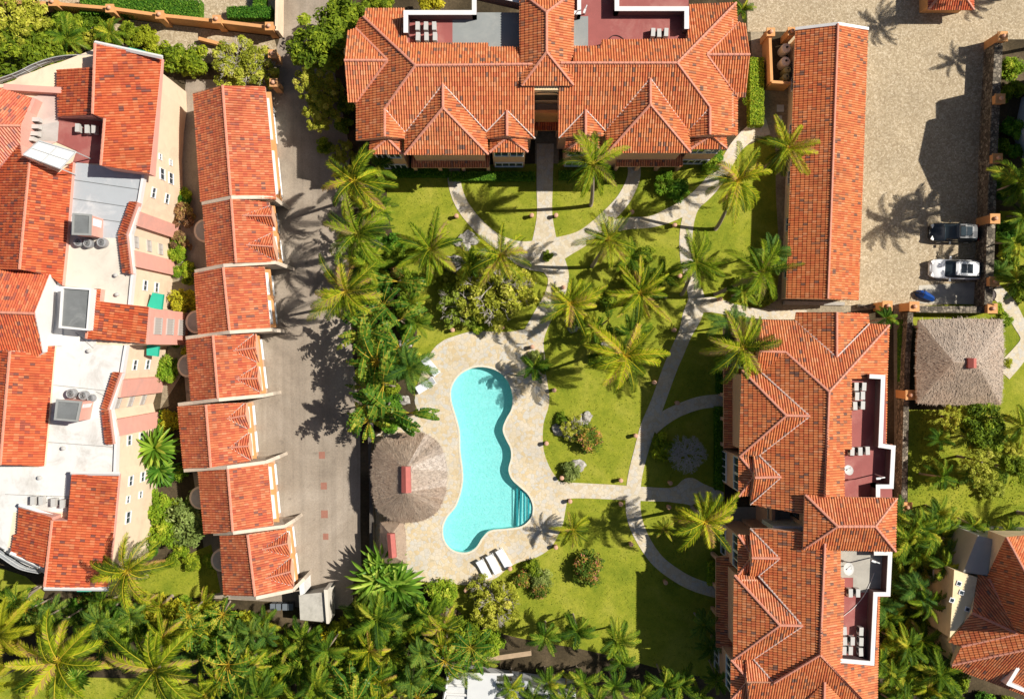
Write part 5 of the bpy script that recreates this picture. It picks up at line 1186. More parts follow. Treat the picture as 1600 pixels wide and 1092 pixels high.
# oval planting tub and clay tub on the left planting
mb = MB(); p = Wp(619, 387, .25); mb.prism([(p.x+1.15*math.cos(k*.314), p.y+.62*math.sin(k*.314)) for k in range(20)], 0, .25); o = part('planter', mb, plain('red_planter', (.46,.20,.10), .85, .15, 3)); tag(o, 'oval red clay planter edge at the right of the left planting', 'planter')
mb = MB(); p = Wp(1547, 461, .5); mb.lathe([(.5,0),(.62,.4),(.58,.55),(.50,.5)], p-Vector((0,0,.5)), 16); o = part('planter', mb, plain('dark_planter', (.06,.04,.035), .6, .1, 3)); tag(o, 'dark round tub on the right side of the stone wall gap', 'planter')
# ---------------------------------------------------------------- walls and fences
def wall_line(name, label, pts, h, wd, mat, cat='wall', piers=(), pm=None, ph=2.3, ps=.62, finial=True, group=None):
    P = [Wp(x, y, h) for x, y in pts]; t = thing(name, label, cat, Wp(*pts[0], 0), group)
    mb = MB()
    for i, (a_, b_) in enumerate(zip(P[:-1], P[1:])):
        d = (b_-a_); d.z = 0; d.normalize(); q = Vector((-d.y, d.x, 0))*wd/2
        mb.prism([v.xy for v in (a_-q, b_-q, b_+q, a_+q)], 0, h+.003*(i%2))
    part('panel', mb, mat, t)
    for k, (x, y) in enumerate(piers):
        p = Wp(x, y, ph); mb = MB(); mb.box((p.x, p.y, ph/2), (ps, ps, ph)); mb.box((p.x, p.y, ph+.06), (ps+.16, ps+.16, .12)); po = part('pier', mb, pm, t)
        if finial: mb = MB(); mb.lathe([(.12,0),(.17,.06),(.2,.16),(.14,.27),(.03,.31)], (p.x, p.y, ph+.12), 10); part('finial', mb, TERRA, po)
    return t
wall_line('boundary_wall', 'low ochre wall with five piers running under the clipped hedge at the top left', [(-20,2),(85,6),(171,13),(250,24),(339,33),(431,44)], 1.9, .30, OCHRE, 'wall', [(83,4),(172,14),(250,24),(339,31)], OCHRE, 2.4, .6)
wall_line('boundary_wall', 'ochre wall running along the lane from the top edge, with corner pier', [(433,-20),(432,48)], 1.9, .3, CREAM, 'wall', [(421,42),(428,130),(426,85)], OCHRE, 2.3, .6)
wall_line('boundary_wall', 'dark rubble wall with ochre piers along the right side of the court', [(1561,62),(1556,160),(1552,250),(1549,345),(1546,440),(1544,478)], 1.9, .75, RUBBLE, 'wall', [(1566,58),(1562,155),(1558,248),(1554,342),(1553,440)], OCHRE, 2.5, .75)
wall_line('boundary_wall', 'short dark rubble wall below the parked cars, between two ochre piers', [(1432,483),(1545,484)], 1.7, .6, RUBBLE, 'wall', [(1428,479),(1550,482)], OCHRE, 2.3, .75)
wall_line('gate_pillar', 'lone ochre gate pillar at the left side of the alley opening', [(1340,478),(1385,480)], .5, .3, RUBBLE, 'pillar', [(1386,478)], OCHRE, 2.2, .75)
wall_line('boundary_wall', 'long low stone wall along the alley beside the right lawn', [(1423,488),(1418,560),(1416,640),(1414,720),(1412,800),(1410,860)], 1.5, .5, RUBBLE, 'wall', [(1422,617),(1417,792)], OCHRE, 2.2, .75)
wall_line('yard_wall', 'ochre wall round the small service yard with tanks', [(1203,52),(1206,128),(1236,130)], 2.2, .25, OCHRE, 'wall', [(1204,51),(1237,50)], OCHRE, 2.4, .6)
wall_line('retaining_wall', 'dark low wall between the lane and the palapa garden', [(577,640),(578,700),(580,780),(580,885)], 1.6, .32, plain('dark_wall', (.10,.085,.07), .9, .2, 4, .3), 'wall')
wall_line('planting_wall', 'tan low wall along the shrubs between the block and the lane at the upper left', [(310,60),(380,78),(428,84)], .8, .3, OCHRE, 'wall')
wall_line('garden_wall', 'ruined tan stone wall crossing the bottom thicket', [(560,975),(600,1005),(660,1030),(700,1040),(760,1030),(830,1020)], .9, .45, plain('tan_stone', (.42,.30,.19), .9, .2, 2, .3), 'wall')
for a_, b_, c_ in (((1219,170),1.1,'upper grey ground hatch in the yard left of the long roof'),((1216,187),1.0,'lower grey ground hatch in the yard left of the long roof')):
    p = Wp(*a_, 0); mb = MB(); mb.box((p.x, p.y, .06), (.65,.65,.1)); o = part('ground_hatch', mb, LGREY); tag(o, c_, 'hatch', 'hatches in the side yard')

for k, (a_, b_, lb) in enumerate((((70,600),(180,612),'upper seam line across the white roof of the left block'),((66,690),(176,698),'middle seam line across the white roof of the left block'),((8,772),(108,776),'lowest seam line across the white roof beside the four units'),((118,520),(146,544),'dark cable beside the dark flat tower roof'),((150,612),(172,622),'thin pipe from the lower condensers to the tiled parapet'))):
    mb = MB(); mb.tube([Wp(*a_, 9.09), Wp(*b_, 9.09)], .022, 4); o = part('roof_cable', mb, plain('seam_grey', (.30,.29,.27), .8, .1)); tag(o, lb, 'cable', 'cables and seams on the white roof')
for k, (x, y, lb) in enumerate(((140,548,'upper small roof vent near the tiled cross roof'),(63,746,'double curved vent on the lower white roof'),(184,460,'small white roof hatch above the red cross roof'),(182,430,'small vent on the cream roof'),(100,700,'small vent in the middle of the white roof'))):
    p = Wp(x, y, 9.2); mb = MB(); mb.lathe([(.12,0),(.12,.25),(.18,.27),(.16,.36),(.03,.4)], (p.x, p.y, 9.07), 10); o = part('roof_vent', mb, ACW); tag(o, lb, 'vent', 'vents on the white roof')
# ---------------------------------------------------------------- plants: mesh makers
def frond(mb, rnd, az, el, L, droop, nl, ll, lw, tone, stiff=.5, fold=.35, spine=True, sw=.030, bias=0):
    """one feather leaf: a bending rib with leaflets on both sides"""
    p = Vector((0, 0, 0)); pts = []; dirs = []; n = 12; a = el
    h = Vector((math.cos(az), math.sin(az), 0)); side = Vector((-math.sin(az), math.cos(az), 0)); bend = rnd.gauss(0, .10)
    for i in range(n+1):
        d = (h*math.cos(a)+Vector((0,0,1))*math.sin(a)+side*bend*i/n).normalized(); pts.append(p.copy()); dirs.append(d)
        p = p+d*(L/n); a -= droop/n*(.55+.9*i/n)
    if spine: mb.tube(pts, sw, 4, 1, sw*.25, cap=False, uv=(min(1, .75+.2*tone), .5))
    for i in range(nl):
        t = .10+.90*(i+.5)/nl; f = t*n; k = min(n-1, int(f)); fr = f-k
        q = pts[k].lerp(pts[k+1], fr); d = dirs[k]
        up = side.cross(d).normalized(); 
        if up.z < 0: up = -up
        ln = ll*(math.sin(math.pi*min(1, .16+.80*t))**.7)*rnd.uniform(.82, 1.12)
        for sg in (-1, 1):
            fw = stiff+.55*t
            o = (side*sg*1.0+d*fw+up*(fold+rnd.gauss(0, .10))).normalized(); ln2 = ln*rnd.uniform(.88, 1.1)
            m1 = q+o*ln2*.5; o2 = (o+Vector((0,0,-1))*rnd.uniform(.5, 1.3)).normalized(); m2 = m1+o2*ln2*.5
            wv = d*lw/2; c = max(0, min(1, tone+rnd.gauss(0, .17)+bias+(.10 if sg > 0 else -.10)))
            mb.face([q-wv*.7, q+wv*.7, m1+wv, m1-wv], 0, (c, .5)); mb.face([m1-wv, m1+wv, m2], 0, (min(1, c+.05), .5))
def palm_mesh(seed, nf=18, L=3.2, droop=1.5, nl=42, ll=.85, lw=.075, mats=None, tone=(.3, .8), el=(1.25, -.35), stiff=.5, fold=.3, nuts=True, sw=.035, name='palm_crown'):
    rnd = random.Random(seed); mb = MB(); ga = 2.39996
    for i in range(nf):
        f = i/(nf-1); e = el[0]+(el[1]-el[0])*(f**.85)
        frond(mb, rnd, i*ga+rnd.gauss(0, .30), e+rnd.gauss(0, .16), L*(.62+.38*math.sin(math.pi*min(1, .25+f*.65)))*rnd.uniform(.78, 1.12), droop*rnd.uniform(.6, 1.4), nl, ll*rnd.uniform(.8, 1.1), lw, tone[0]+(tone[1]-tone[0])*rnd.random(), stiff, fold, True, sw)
    if nuts:
        for _ in range(2): frond(mb, rnd, rnd.uniform(0, 6.28), -.55, L*.8, .9, nl//2, ll*.7, lw, 1.15, stiff, .0, True, sw)
        for _ in range(9):
            a = rnd.uniform(0, 6.28); r = rnd.uniform(.15, .35); z = -rnd.uniform(.1, .4)
            mb.lathe([(.02,-.12),(.11,-.05),(.12,.03),(.04,.13)], (r*math.cos(a), r*math.sin(a), z), 7, 1)
    return mb.mesh(name, mats)
def rosette_mesh(seed, n=46, L=1.3, wd=.13, mats=None, droop=.8, name='strap_crown'):
    rnd = random.Random(seed); mb = MB()
    for i in range(n):
        az = i*2.39996; e = 1.35-1.5*(i/n)**.8+rnd.uniform(-.1, .1); l = L*rnd.uniform(.75, 1.1); tone = rnd.uniform(.2, 1)
        h = Vector((math.cos(az), math.sin(az), 0)); s = Vector((-math.sin(az), math.cos(az), 0)); p = Vector((0,0,0)); a = e; prev = None
        for k in range(7):
            t = k/6; w2 = wd/2*(.5+.9*math.sin(math.pi*min(1, .1+.75*t)))*(1 if k < 6 else .1); u = Vector((0,0,1))*w2*.35
            cur = (p-s*w2+u, p.copy(), p+s*w2+u)
            if prev:
                mb.face([prev[0], prev[1], cur[1], cur[0]], 0, (tone, .5)); mb.face([prev[1], prev[2], cur[2], cur[1]], 0, (min(1, tone+.12), .5))
            prev = cur; p = p+(h*math.cos(a)+Vector((0,0,1))*math.sin(a))*(l/6); a -= droop/6
    return mb.mesh(name, mats)
def banana_mesh(seed, n=11, L=2.6, wd=.62, mats=None, name='broad_leaf_crown', fan=False):
    """large torn paddle leaves on stalks"""
    rnd = random.Random(seed); mb = MB(); fa = rnd.uniform(0, 6.28)
    for i in range(n):
        az = i*2.39996+rnd.uniform(-.3, .3); e = 1.3-.75*(i/n)
        if fan: az = fa+(0 if i % 2 else math.pi)+rnd.uniform(-.22, .22); e = 1.4-1.0*(i/n)
        l = L*rnd.uniform(.8, 1.1); tone = rnd.uniform(.1, .8); s = Vector((-math.sin(az), math.cos(az), 0)); h = Vector((math.cos(az), math.sin(az), 0))
        p = Vector((0,0,0)); a = e; pts = []; N = 22
        for k in range(N+1):
            pts.append((p.copy(), h*math.cos(a)+Vector((0,0,1))*math.sin(a))); p = p+pts[-1][1]*(l/N); a -= (1.5*rnd.uniform(.9, 1.1))/N
        mb.tube([q[0] for q in pts[::3]], .035, 4, 1, .012, cap=False, uv=(.9, .5))
        for k in range(6, N):
            t0, t1 = (k-6)/(N-6), (k+1-6)/(N-6); f = lambda t: wd/2*max(.05, math.sin(math.pi*min(1, .08+.92*t)))**.55
            if rnd.random() < .12: continue
            for sg in (-1, 1):
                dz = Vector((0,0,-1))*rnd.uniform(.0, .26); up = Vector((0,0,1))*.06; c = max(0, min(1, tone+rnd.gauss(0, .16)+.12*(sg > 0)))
                (p0, d0), (p1, d1) = pts[k], pts[k+1]; fw = d0*rnd.uniform(.02, .1)
                mb.face([p0, p1*.93+p0*.07, p1*.93+p0*.07+s*sg*f(t1)+up+dz+fw, p0+s*sg*f(t0)+up+dz+fw], 0, (c, .5))
    return mb.mesh(name, mats)
def crown_mesh(seed, n=3800, r=1.0, rz=.8, leaf=.09, clumps=34, mats=None, spread=.30, shell=.78, name='foliage', flat=0):
    """leaf faces gathered in clumps through an ellipsoid of radius r"""
    rnd = random.Random(seed); mb = MB(); C = []
    for _ in range(clumps):
        v = Vector((rnd.gauss(0,1), rnd.gauss(0,1), rnd.gauss(0,1)+.25)).normalized(); k = (rnd.random()**.33)*shell
        C.append((Vector((v.x*k, v.y*k, v.z*k*rz)), spread*rnd.uniform(.65, 1.25), rnd.uniform(.1, .8)))
    for _ in range(n):
        c, s, tone = C[int(rnd.random()*clumps)]
        d = Vector((rnd.gauss(0,1), rnd.gauss(0,1), rnd.gauss(0,1))).normalized(); k = s*(rnd.random()**.4)
        p = (c+Vector((d.x, d.y, d.z*.8))*k)*r
        nn = (d*.6+Vector((rnd.gauss(0,.5), rnd.gauss(0,.5), .55+rnd.gauss(0,.4)))).normalized()
        a = nn.orthogonal().normalized(); b = nn.cross(a); t = rnd.uniform(0, 6.28); a2 = a*math.cos(t)+b*math.sin(t); b2 = nn.cross(a2)
        L = leaf*rnd.uniform(.6, 1.25)*r; c_ = max(0, min(1, tone+rnd.gauss(0, .17)))
        mb.face([p-a2*L, p-b2*L*.42+nn*L*.1, p+a2*L, p+b2*L*.42+nn*L*.1], 0, (c_, .5))
    return mb.mesh(name, mats)
def hedge_mesh(seed, lx, ly, h, n, leaf, mats):
    rnd = random.Random(seed); mb = MB()
    mb.box((0,0,h*.46), (lx*.94, ly*.9, h*.9), m=0)
    mb.uv = [(.05,.5)]*len(mb.f)
    for _ in range(n):
        f = rnd.random()
        if f < .55: p = Vector((rnd.uniform(-lx/2,lx/2), rnd.uniform(-ly/2,ly/2), h+rnd.gauss(0,.04))); nn = Vector((0,0,1))
        elif f < .8: sg = rnd.choice((-1,1)); p = Vector((rnd.uniform(-lx/2,lx/2), sg*ly/2, rnd.uniform(.05,h))); nn = Vector((0,sg,.2))
        else: sg = rnd.choice((-1,1)); p = Vector((sg*lx/2, rnd.uniform(-ly/2,ly/2), rnd.uniform(.05,h))); nn = Vector((sg,0,.2))
        nn = (nn+Vector((rnd.gauss(0,.5), rnd.gauss(0,.5), rnd.gauss(0,.3)))).normalized(); a = nn.orthogonal().normalized(); b = nn.cross(a)
        t = rnd.uniform(0,6.28); a2 = a*math.cos(t)+b*math.sin(t); b2 = nn.cross(a2); L = leaf*rnd.uniform(.6,1.3)
        mb.face([p-a2*L, p-b2*L*.5, p+a2*L, p+b2*L*.5], 0, (max(0,min(1,rnd.gauss(.5,.25))), .5))
    return mb.mesh('foliage', mats)
def twig_mesh(seed, r=1.0, depth=4, n0=9, rz=.7, thick=.028, mats=None):
    rnd = random.Random(seed); mb = MB()
    def br(p, d, l, t, k):
        q = p+d*l*.5+Vector((rnd.gauss(0,.04), rnd.gauss(0,.04), rnd.gauss(0,.03)))*l; e = q+(d+Vector((rnd.gauss(0,.18), rnd.gauss(0,.18), rnd.gauss(.05,.1)))).normalized()*l*.5
        mb.tube([p, q, e], t, 4, 0, t*.6, cap=False)
        if k:
            for _ in range(3 if k > 1 else 3):
                dd = (d+Vector((rnd.gauss(0,.5), rnd.gauss(0,.5), rnd.gauss(.05,.3)))).normalized(); br(e, dd, l*rnd.uniform(.6,.8), t*.6, k-1)
    for i in range(n0):
        a = i*2*math.pi/n0+rnd.uniform(-.25,.25); e = rnd.uniform(.35,1.1)
        br(Vector((0,0,0)), Vector((math.cos(a)*math.cos(e), math.sin(a)*math.cos(e), math.sin(e)*rz)).normalized(), r*.38, thick, depth-1)
    return mb.mesh('branches', mats)
PM = {
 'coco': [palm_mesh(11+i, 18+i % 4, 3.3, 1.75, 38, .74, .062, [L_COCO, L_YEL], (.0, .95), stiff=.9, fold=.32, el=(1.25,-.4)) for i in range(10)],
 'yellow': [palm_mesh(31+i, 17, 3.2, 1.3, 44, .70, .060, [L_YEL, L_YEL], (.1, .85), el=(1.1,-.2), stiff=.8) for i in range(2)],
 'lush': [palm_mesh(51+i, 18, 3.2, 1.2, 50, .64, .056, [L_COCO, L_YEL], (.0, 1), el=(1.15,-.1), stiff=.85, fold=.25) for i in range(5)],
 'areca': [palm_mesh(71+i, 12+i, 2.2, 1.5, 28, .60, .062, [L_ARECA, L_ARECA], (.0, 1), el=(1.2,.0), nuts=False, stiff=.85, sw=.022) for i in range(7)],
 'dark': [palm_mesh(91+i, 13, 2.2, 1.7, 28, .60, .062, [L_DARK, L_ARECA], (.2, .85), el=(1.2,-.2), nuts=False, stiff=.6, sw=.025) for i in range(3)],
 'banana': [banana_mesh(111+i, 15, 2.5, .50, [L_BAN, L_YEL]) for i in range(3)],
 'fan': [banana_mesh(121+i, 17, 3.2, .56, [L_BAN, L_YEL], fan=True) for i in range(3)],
 'strap': [rosette_mesh(131+i, 60, 1.4, .11, [STRAP], .6) for i in range(3)],
}
PR = {'coco': 3.0, 'yellow': 3.0, 'lush': 3.0, 'areca': 1.9, 'dark': 1.9, 'banana': 2.0, 'fan': 2.6, 'strap': 1.15}
def crowns(mat, seeds, **k): return [crown_mesh(s, mats=[mat], **k) for s in seeds]
CM = {
 'tree': crowns(L_TREE, (1,2), n=6500, leaf=.075, clumps=46, spread=.24, shell=.85),
 'olive': crowns(L_OLIVE, (3,4), n=5200, leaf=.06, clumps=60, spread=.17, shell=.95, rz=.6),
 'bush': crowns(L_TREE, (5,6,7), n=1900, leaf=.12, clumps=20, spread=.34, shell=.7),
 'lime': crowns(L_LIME, (8,9), n=3200, leaf=.085, clumps=26, spread=.34, shell=.72),
 'gold': crowns(L_GOLD, (10,), n=2600, leaf=.10, clumps=22, spread=.32, shell=.75),
 'croton': crowns(L_CROT, (12,13), n=4200, leaf=.085, clumps=40, spread=.35, shell=.70),
 'rust': crowns(L_RUST, (14,15), n=1500, leaf=.11, clumps=22, spread=.27, shell=.85),
 'yflow': crowns(L_YFLOW, (16,), n=2400, leaf=.09, clumps=24, spread=.32, shell=.75),
 'pale': crowns(leafmat('pale_leaf', [(0,(.10,.13,.03)),(.5,(.20,.25,.06)),(.85,(.33,.38,.12)),(1,(.45,.48,.18))]), (17,18), n=3600, leaf=.085, clumps=34, spread=.30, shell=.8),
 'deep': crowns(L_HEDGE, (19,20), n=2400, leaf=.11, clumps=24, spread=.32, shell=.75),
}
TW = [twig_mesh(s, mats=[TWIG]) for s in (1, 2)]
vr = random.Random(99)
def trunk_part(root, base, top, r0, r1, mat, lean=.35, name='trunk'):
    mb = MB(); b, t = Vector(base), Vector(top); pts = []
    for i in range(9):
        f = i/8; p = b.lerp(t, f); xy = b.lerp(t, f**(1+lean)); pts.append(Vector((xy.x, xy.y, p.z)))
    mb.tube(pts, r0*1.0, 8, 0, r1); o = part(name, mb, mat, root, smooth=True); return o
def palm(label, x, y, h, r, kind='coco', base=None, group='coconut palms of the garden', name='coconut_palm', cat='palm tree', rz=None, trunk=True):
    top = Wp(x, y, h); b = Wp(*base, 0) if base else Vector((top.x+vr.uniform(-.5,.5), top.y+vr.uniform(-.5,.5), 0))
    t = thing(name, label, cat, b, group); sc = r*S*(H-h)/H/PR[kind]*vr.uniform(1.04, 1.14)
    if trunk and h > .6: trunk_part(t, b, top, .19 if kind in ('coco','yellow','lush') else .10, .12 if kind in ('coco','yellow','lush') else .06, PBARK)
    c = bpy.data.objects.new('crown', vr.choice(PM[kind])); link(c, t); c.location = top-b; c.scale = (sc, sc, sc*vr.uniform(.9,1.1)); c.rotation_euler = (vr.uniform(-.2,.2), vr.uniform(-.2,.2), vr.uniform(0, 6.28) if rz is None else rz)
    return t
def bush(label, x, y, r, kind='bush', h=None, group='shrubs', name='shrub', cat='shrub', sy=1.0, twigs=False, rz=None, trunk=False):
    rr = r*S; zc = (h if h is not None else rr*.85); top = Wp(x, y, zc); k = S*(H-zc)/H; rr = r*k
    t = thing(name, label, cat, (top.x, top.y, 0), group)
    c = bpy.data.objects.new('crown', vr.choice(CM[kind])); link(c, t); c.location = (0, 0, zc*.92 if h else rr*.55); c.scale = (rr, rr*sy, rr*vr.uniform(.7,.9)); c.rotation_euler = (0, 0, vr.uniform(0,6.28) if (rz is None and sy == 1) else (rz or 0))
    if trunk or h:
        mb = MB(); mb.tube([(0,0,0),(.05,.03,zc*.5),(0,0,zc)], .14, 7, 0, .07); part('trunk', mb, BARK, t, local=True, smooth=True)
    if twigs:
        w_ = bpy.data.objects.new('branches', vr.choice(TW)); link(w_, t); w_.location = (0,0,zc*.35); w_.scale = (rr*1.0,)*3; w_.rotation_euler = (0,0,vr.uniform(0,6))
    return t
# ---------------------------------------------------------------- coconut palms one by one
for a_ in [
 ('coconut palm leaning over the lane edge at the upper left of the garden', 553, 283, 9.5, 62, 'coco', (590,300)),
 ('coconut palm of the left planting, second from the top', 558, 366, 9, 58, 'coco', (600,385)),
 ('coconut palm of the left planting, lowest of the three tall ones', 540, 455, 9, 62, 'coco', (588,465)),
 ('coconut palm standing alone on the upper left lawn between rocks', 672, 391, 6.5, 55, 'lush', (678,400)),
 ('coconut palm left of the paved plaza, above the grey olive shrub', 781, 400, 6.5, 50, 'coco', (768,410)),
 ('coconut palm on the upper lawn right of the entrance walk', 926, 257, 10.5, 55, 'coco', (923,321)),
 ('tall leaning coconut palm beside the upper right curved path', 1153, 283, 8.5, 56, 'coco', (1118,358)),
 ('coconut palm overlapping the west edge of the long roof', 1231, 232, 8.5, 50, 'coco', (1196,262)),
 ('coconut palm shading the right curved path below the plaza', 951, 374, 7.5, 52, 'coco', (925,416)),
 ('coconut palm growing over the right-hand path at the top', 1086, 408, 6.0, 48, 'coco', (1065,460)),
 ('broad dense coconut palm by the lower west side of the long roof', 1190, 425, 8.0, 56, 'coco', (1117,460)),
 ('brightest coconut palm in the middle of the garden lawn', 1000, 458, 7.5, 54, 'lush', (1040,464)),
 ('coconut palm right of the middle path, above a white rock', 891, 474, 6.5, 50, 'coco', (885,490)),
 ('coconut palm in the centre lawn casting a wide shadow to its left', 977, 556, 8.0, 60, 'coco', (960,545)),
 ('coconut palm whose fronds hang over the corner of the right-hand block', 1160, 543, 9.0, 60, 'coco', (1110,550)),
 ('coconut palm above the lower curved path, beside the recessed entrance', 1101, 815, 8.0, 57, 'coco', (1081,792)),
 ('small young palm on the lawn right of the deck, below the straight path', 895, 827, 3.0, 30, 'coco', (893,832)),
 ('small yellow green palm in the shade left of the lower curved path palm', 1037, 826, 2.5, 18, 'coco', (1036,828)),
 ('dark leaved palm hanging over the two sunbeds left of the pool', 639, 576, 6.5, 42, 'dark', (618,590)),
 ('biggest coconut palm at the lower left with brown tipped fronds', 90, 1032, 8.5, 82, 'lush', (100,1030)),
 ('second big coconut palm at the bottom left, right of the brown tipped one', 243, 1045, 8.5, 80, 'lush', (250,1040)),
 ('coconut palm rising over the lower right corner of the left block', 198, 892, 10.5, 62, 'coco', (230,900)),
 ('yellow fronded palm cut by the left edge near the bottom', 0, 988, 8.0, 55, 'yellow', (58,918)),
 ('yellow palm cut by the left edge at the very bottom', -18, 1068, 7.0, 46, 'yellow', None)]:
    palm(*a_)
# palms off the right edge and at the court that throw the long shadows seen on the cobbles
def shadow_palm(label, sx, sy, h, r, kind='coco', base=None):
    g = Wp(sx, sy, 0); k = h/math.tan(R(SUN_EL)); top = Vector((g.x+k*math.cos(R(SUN_AZ)), g.y+k*math.sin(R(SUN_AZ)), h))
    b = Wp(*base, 0) if base else Vector((top.x+.6, top.y-.3, 0)); t = thing('coconut_palm', label, 'palm tree', b, 'palms beyond the court wall')
    trunk_part(t, b, top, .19, .12, PBARK); c = bpy.data.objects.new('crown', vr.choice(PM[kind])); link(c, t); sc = r*S/PR[kind]; c.location = top-b; c.scale = (sc,)*3; c.rotation_euler = (0,0,vr.uniform(0,6)); return t
shadow_palm('tall palm beyond the right edge throwing the wide crown shadow on the court', 1396, 346, 11.5, 56)
shadow_palm('palm beyond the right edge throwing the small upper crown shadow', 1497, 96, 9.0, 34)
shadow_palm('palm above the top edge throwing its shadow beside the long roof', 1375, 38, 9.5, 44, base=(1530,-30))
shadow_palm('slim palm beside the path end throwing its shadow on the parking slab', 1482, 455, 6.0, 36, 'areca', base=(1576,446))
shadow_palm('palm beyond the top edge shading the lodge corner', 1520, 6, 7, 34)
# ---------------------------------------------------------------- feather palms, broad leaves and rosettes
def many(rows, kind, group, name='feather_palm', cat='palm tree', h0=3.5):
    for lb, x, y, r, *h in rows: palm(lb, x, y, h[0] if h else h0, r, kind, None, group, name, cat)
many([('feather palm left of the pale trees in the upper left corner', 104, 60, 34, 4), ('small feather palm just above the tall tile roof at the upper left', 172, 52, 24, 3), ('small pale palm at the top right corner of the top block', 1160, 16, 18, 3),
 ('small palm at the north-east corner of the right-hand block', 1384, 497, 20, 2.5), ('feather palm hidden under the left planting fronds', 585, 320, 30, 4), ('low feather palm between the two upper planting palms', 590, 420, 32, 4)], 'areca', 'feather palms')
many([('stiff fan-like palm at the upper left corner of the right-hand block', 1139, 505, 34, 4), ('feather palm over the path right of the long roof foot', 1205, 395, 34, 5), ('dark feather palm in the deep shade of the lower right lawn', 1100, 975, 26, 2.5), ('dark palm at the bottom of the deep shade', 1110, 1010, 24, 2.5)], 'dark', 'dark feather palms')
many([('upper one of three small palms on the right lawn, below the square palapa', 1467, 686, 22, 3), ('middle one of three small palms on the right lawn', 1470, 744, 27, 3.5), ('lowest of three small palms on the right lawn, beside the wall', 1466, 800, 26, 3.5), ('palm at the top right of the corner villa', 1520, 822, 22, 3.5), ('palm on the far right edge by the curved path', 1590, 440, 28, 4), ('palm at the right edge above the small path', 1585, 380, 30, 4.5), ('yellowish palm at the right edge beside the tall house', 1592, 285, 44, 6), ('palm on the right edge below the palapa', 1598, 665, 34, 6)], 'areca', 'small palms of the right lawn')
many([('topmost broad-leaved clump of the left planting', 600, 478, 36, 4), ('broad-leaved clump of the left planting beside the lane, upper', 575, 520, 42, 4.5), ('broad-leaved clump of the left planting over the deck corner', 625, 545, 36, 4), ('broad-leaved clump under the dark palm', 590, 565, 42, 5)], 'banana', 'broad-leaved clumps of the left planting', 'banana_plant', 'plant')
many([('great fan of torn leaves at the middle of the left planting', 600, 600, 52, 5.5), ('lowest great fan of torn leaves above the large palapa', 605, 640, 52, 5.5), ('fan of torn leaves hanging over the lane', 572, 632, 42, 5), ('fan of torn leaves right above the round palapa', 640, 645, 36, 4.5), ('upper fan of torn leaves of the left planting', 572, 548, 42, 4.5), ('fan of torn leaves beside the tan slab', 622, 440, 40, 4), ('fan of torn leaves on the small lawn tongue', 625, 500, 36, 4), ('pale torn leaves under the middle lawn palms', 950, 500, 24, 2.5)], 'fan', 'fans of torn leaves', 'traveller_palm', 'palm tree')
many([('large strappy rosette clump at the end of the lane', 590, 905, 40, 2.5), ('strappy rosette right of the large one', 620, 915, 34, 2.3), ('upper strappy rosette touching the low wall', 600, 880, 30, 2.3), ('strappy rosette below the large one', 612, 940, 28, 1.8), ('spiky bright cactus-like plant between the left block and row houses', 243, 700, 30, 3.0), ('spiky plant below the bright cactus-like one', 250, 733, 24, 2.2), ('small strappy plant left of the narrow beds', 120, 1060, 18, 1)], 'strap', 'strappy rosettes', 'dracaena', 'plant')
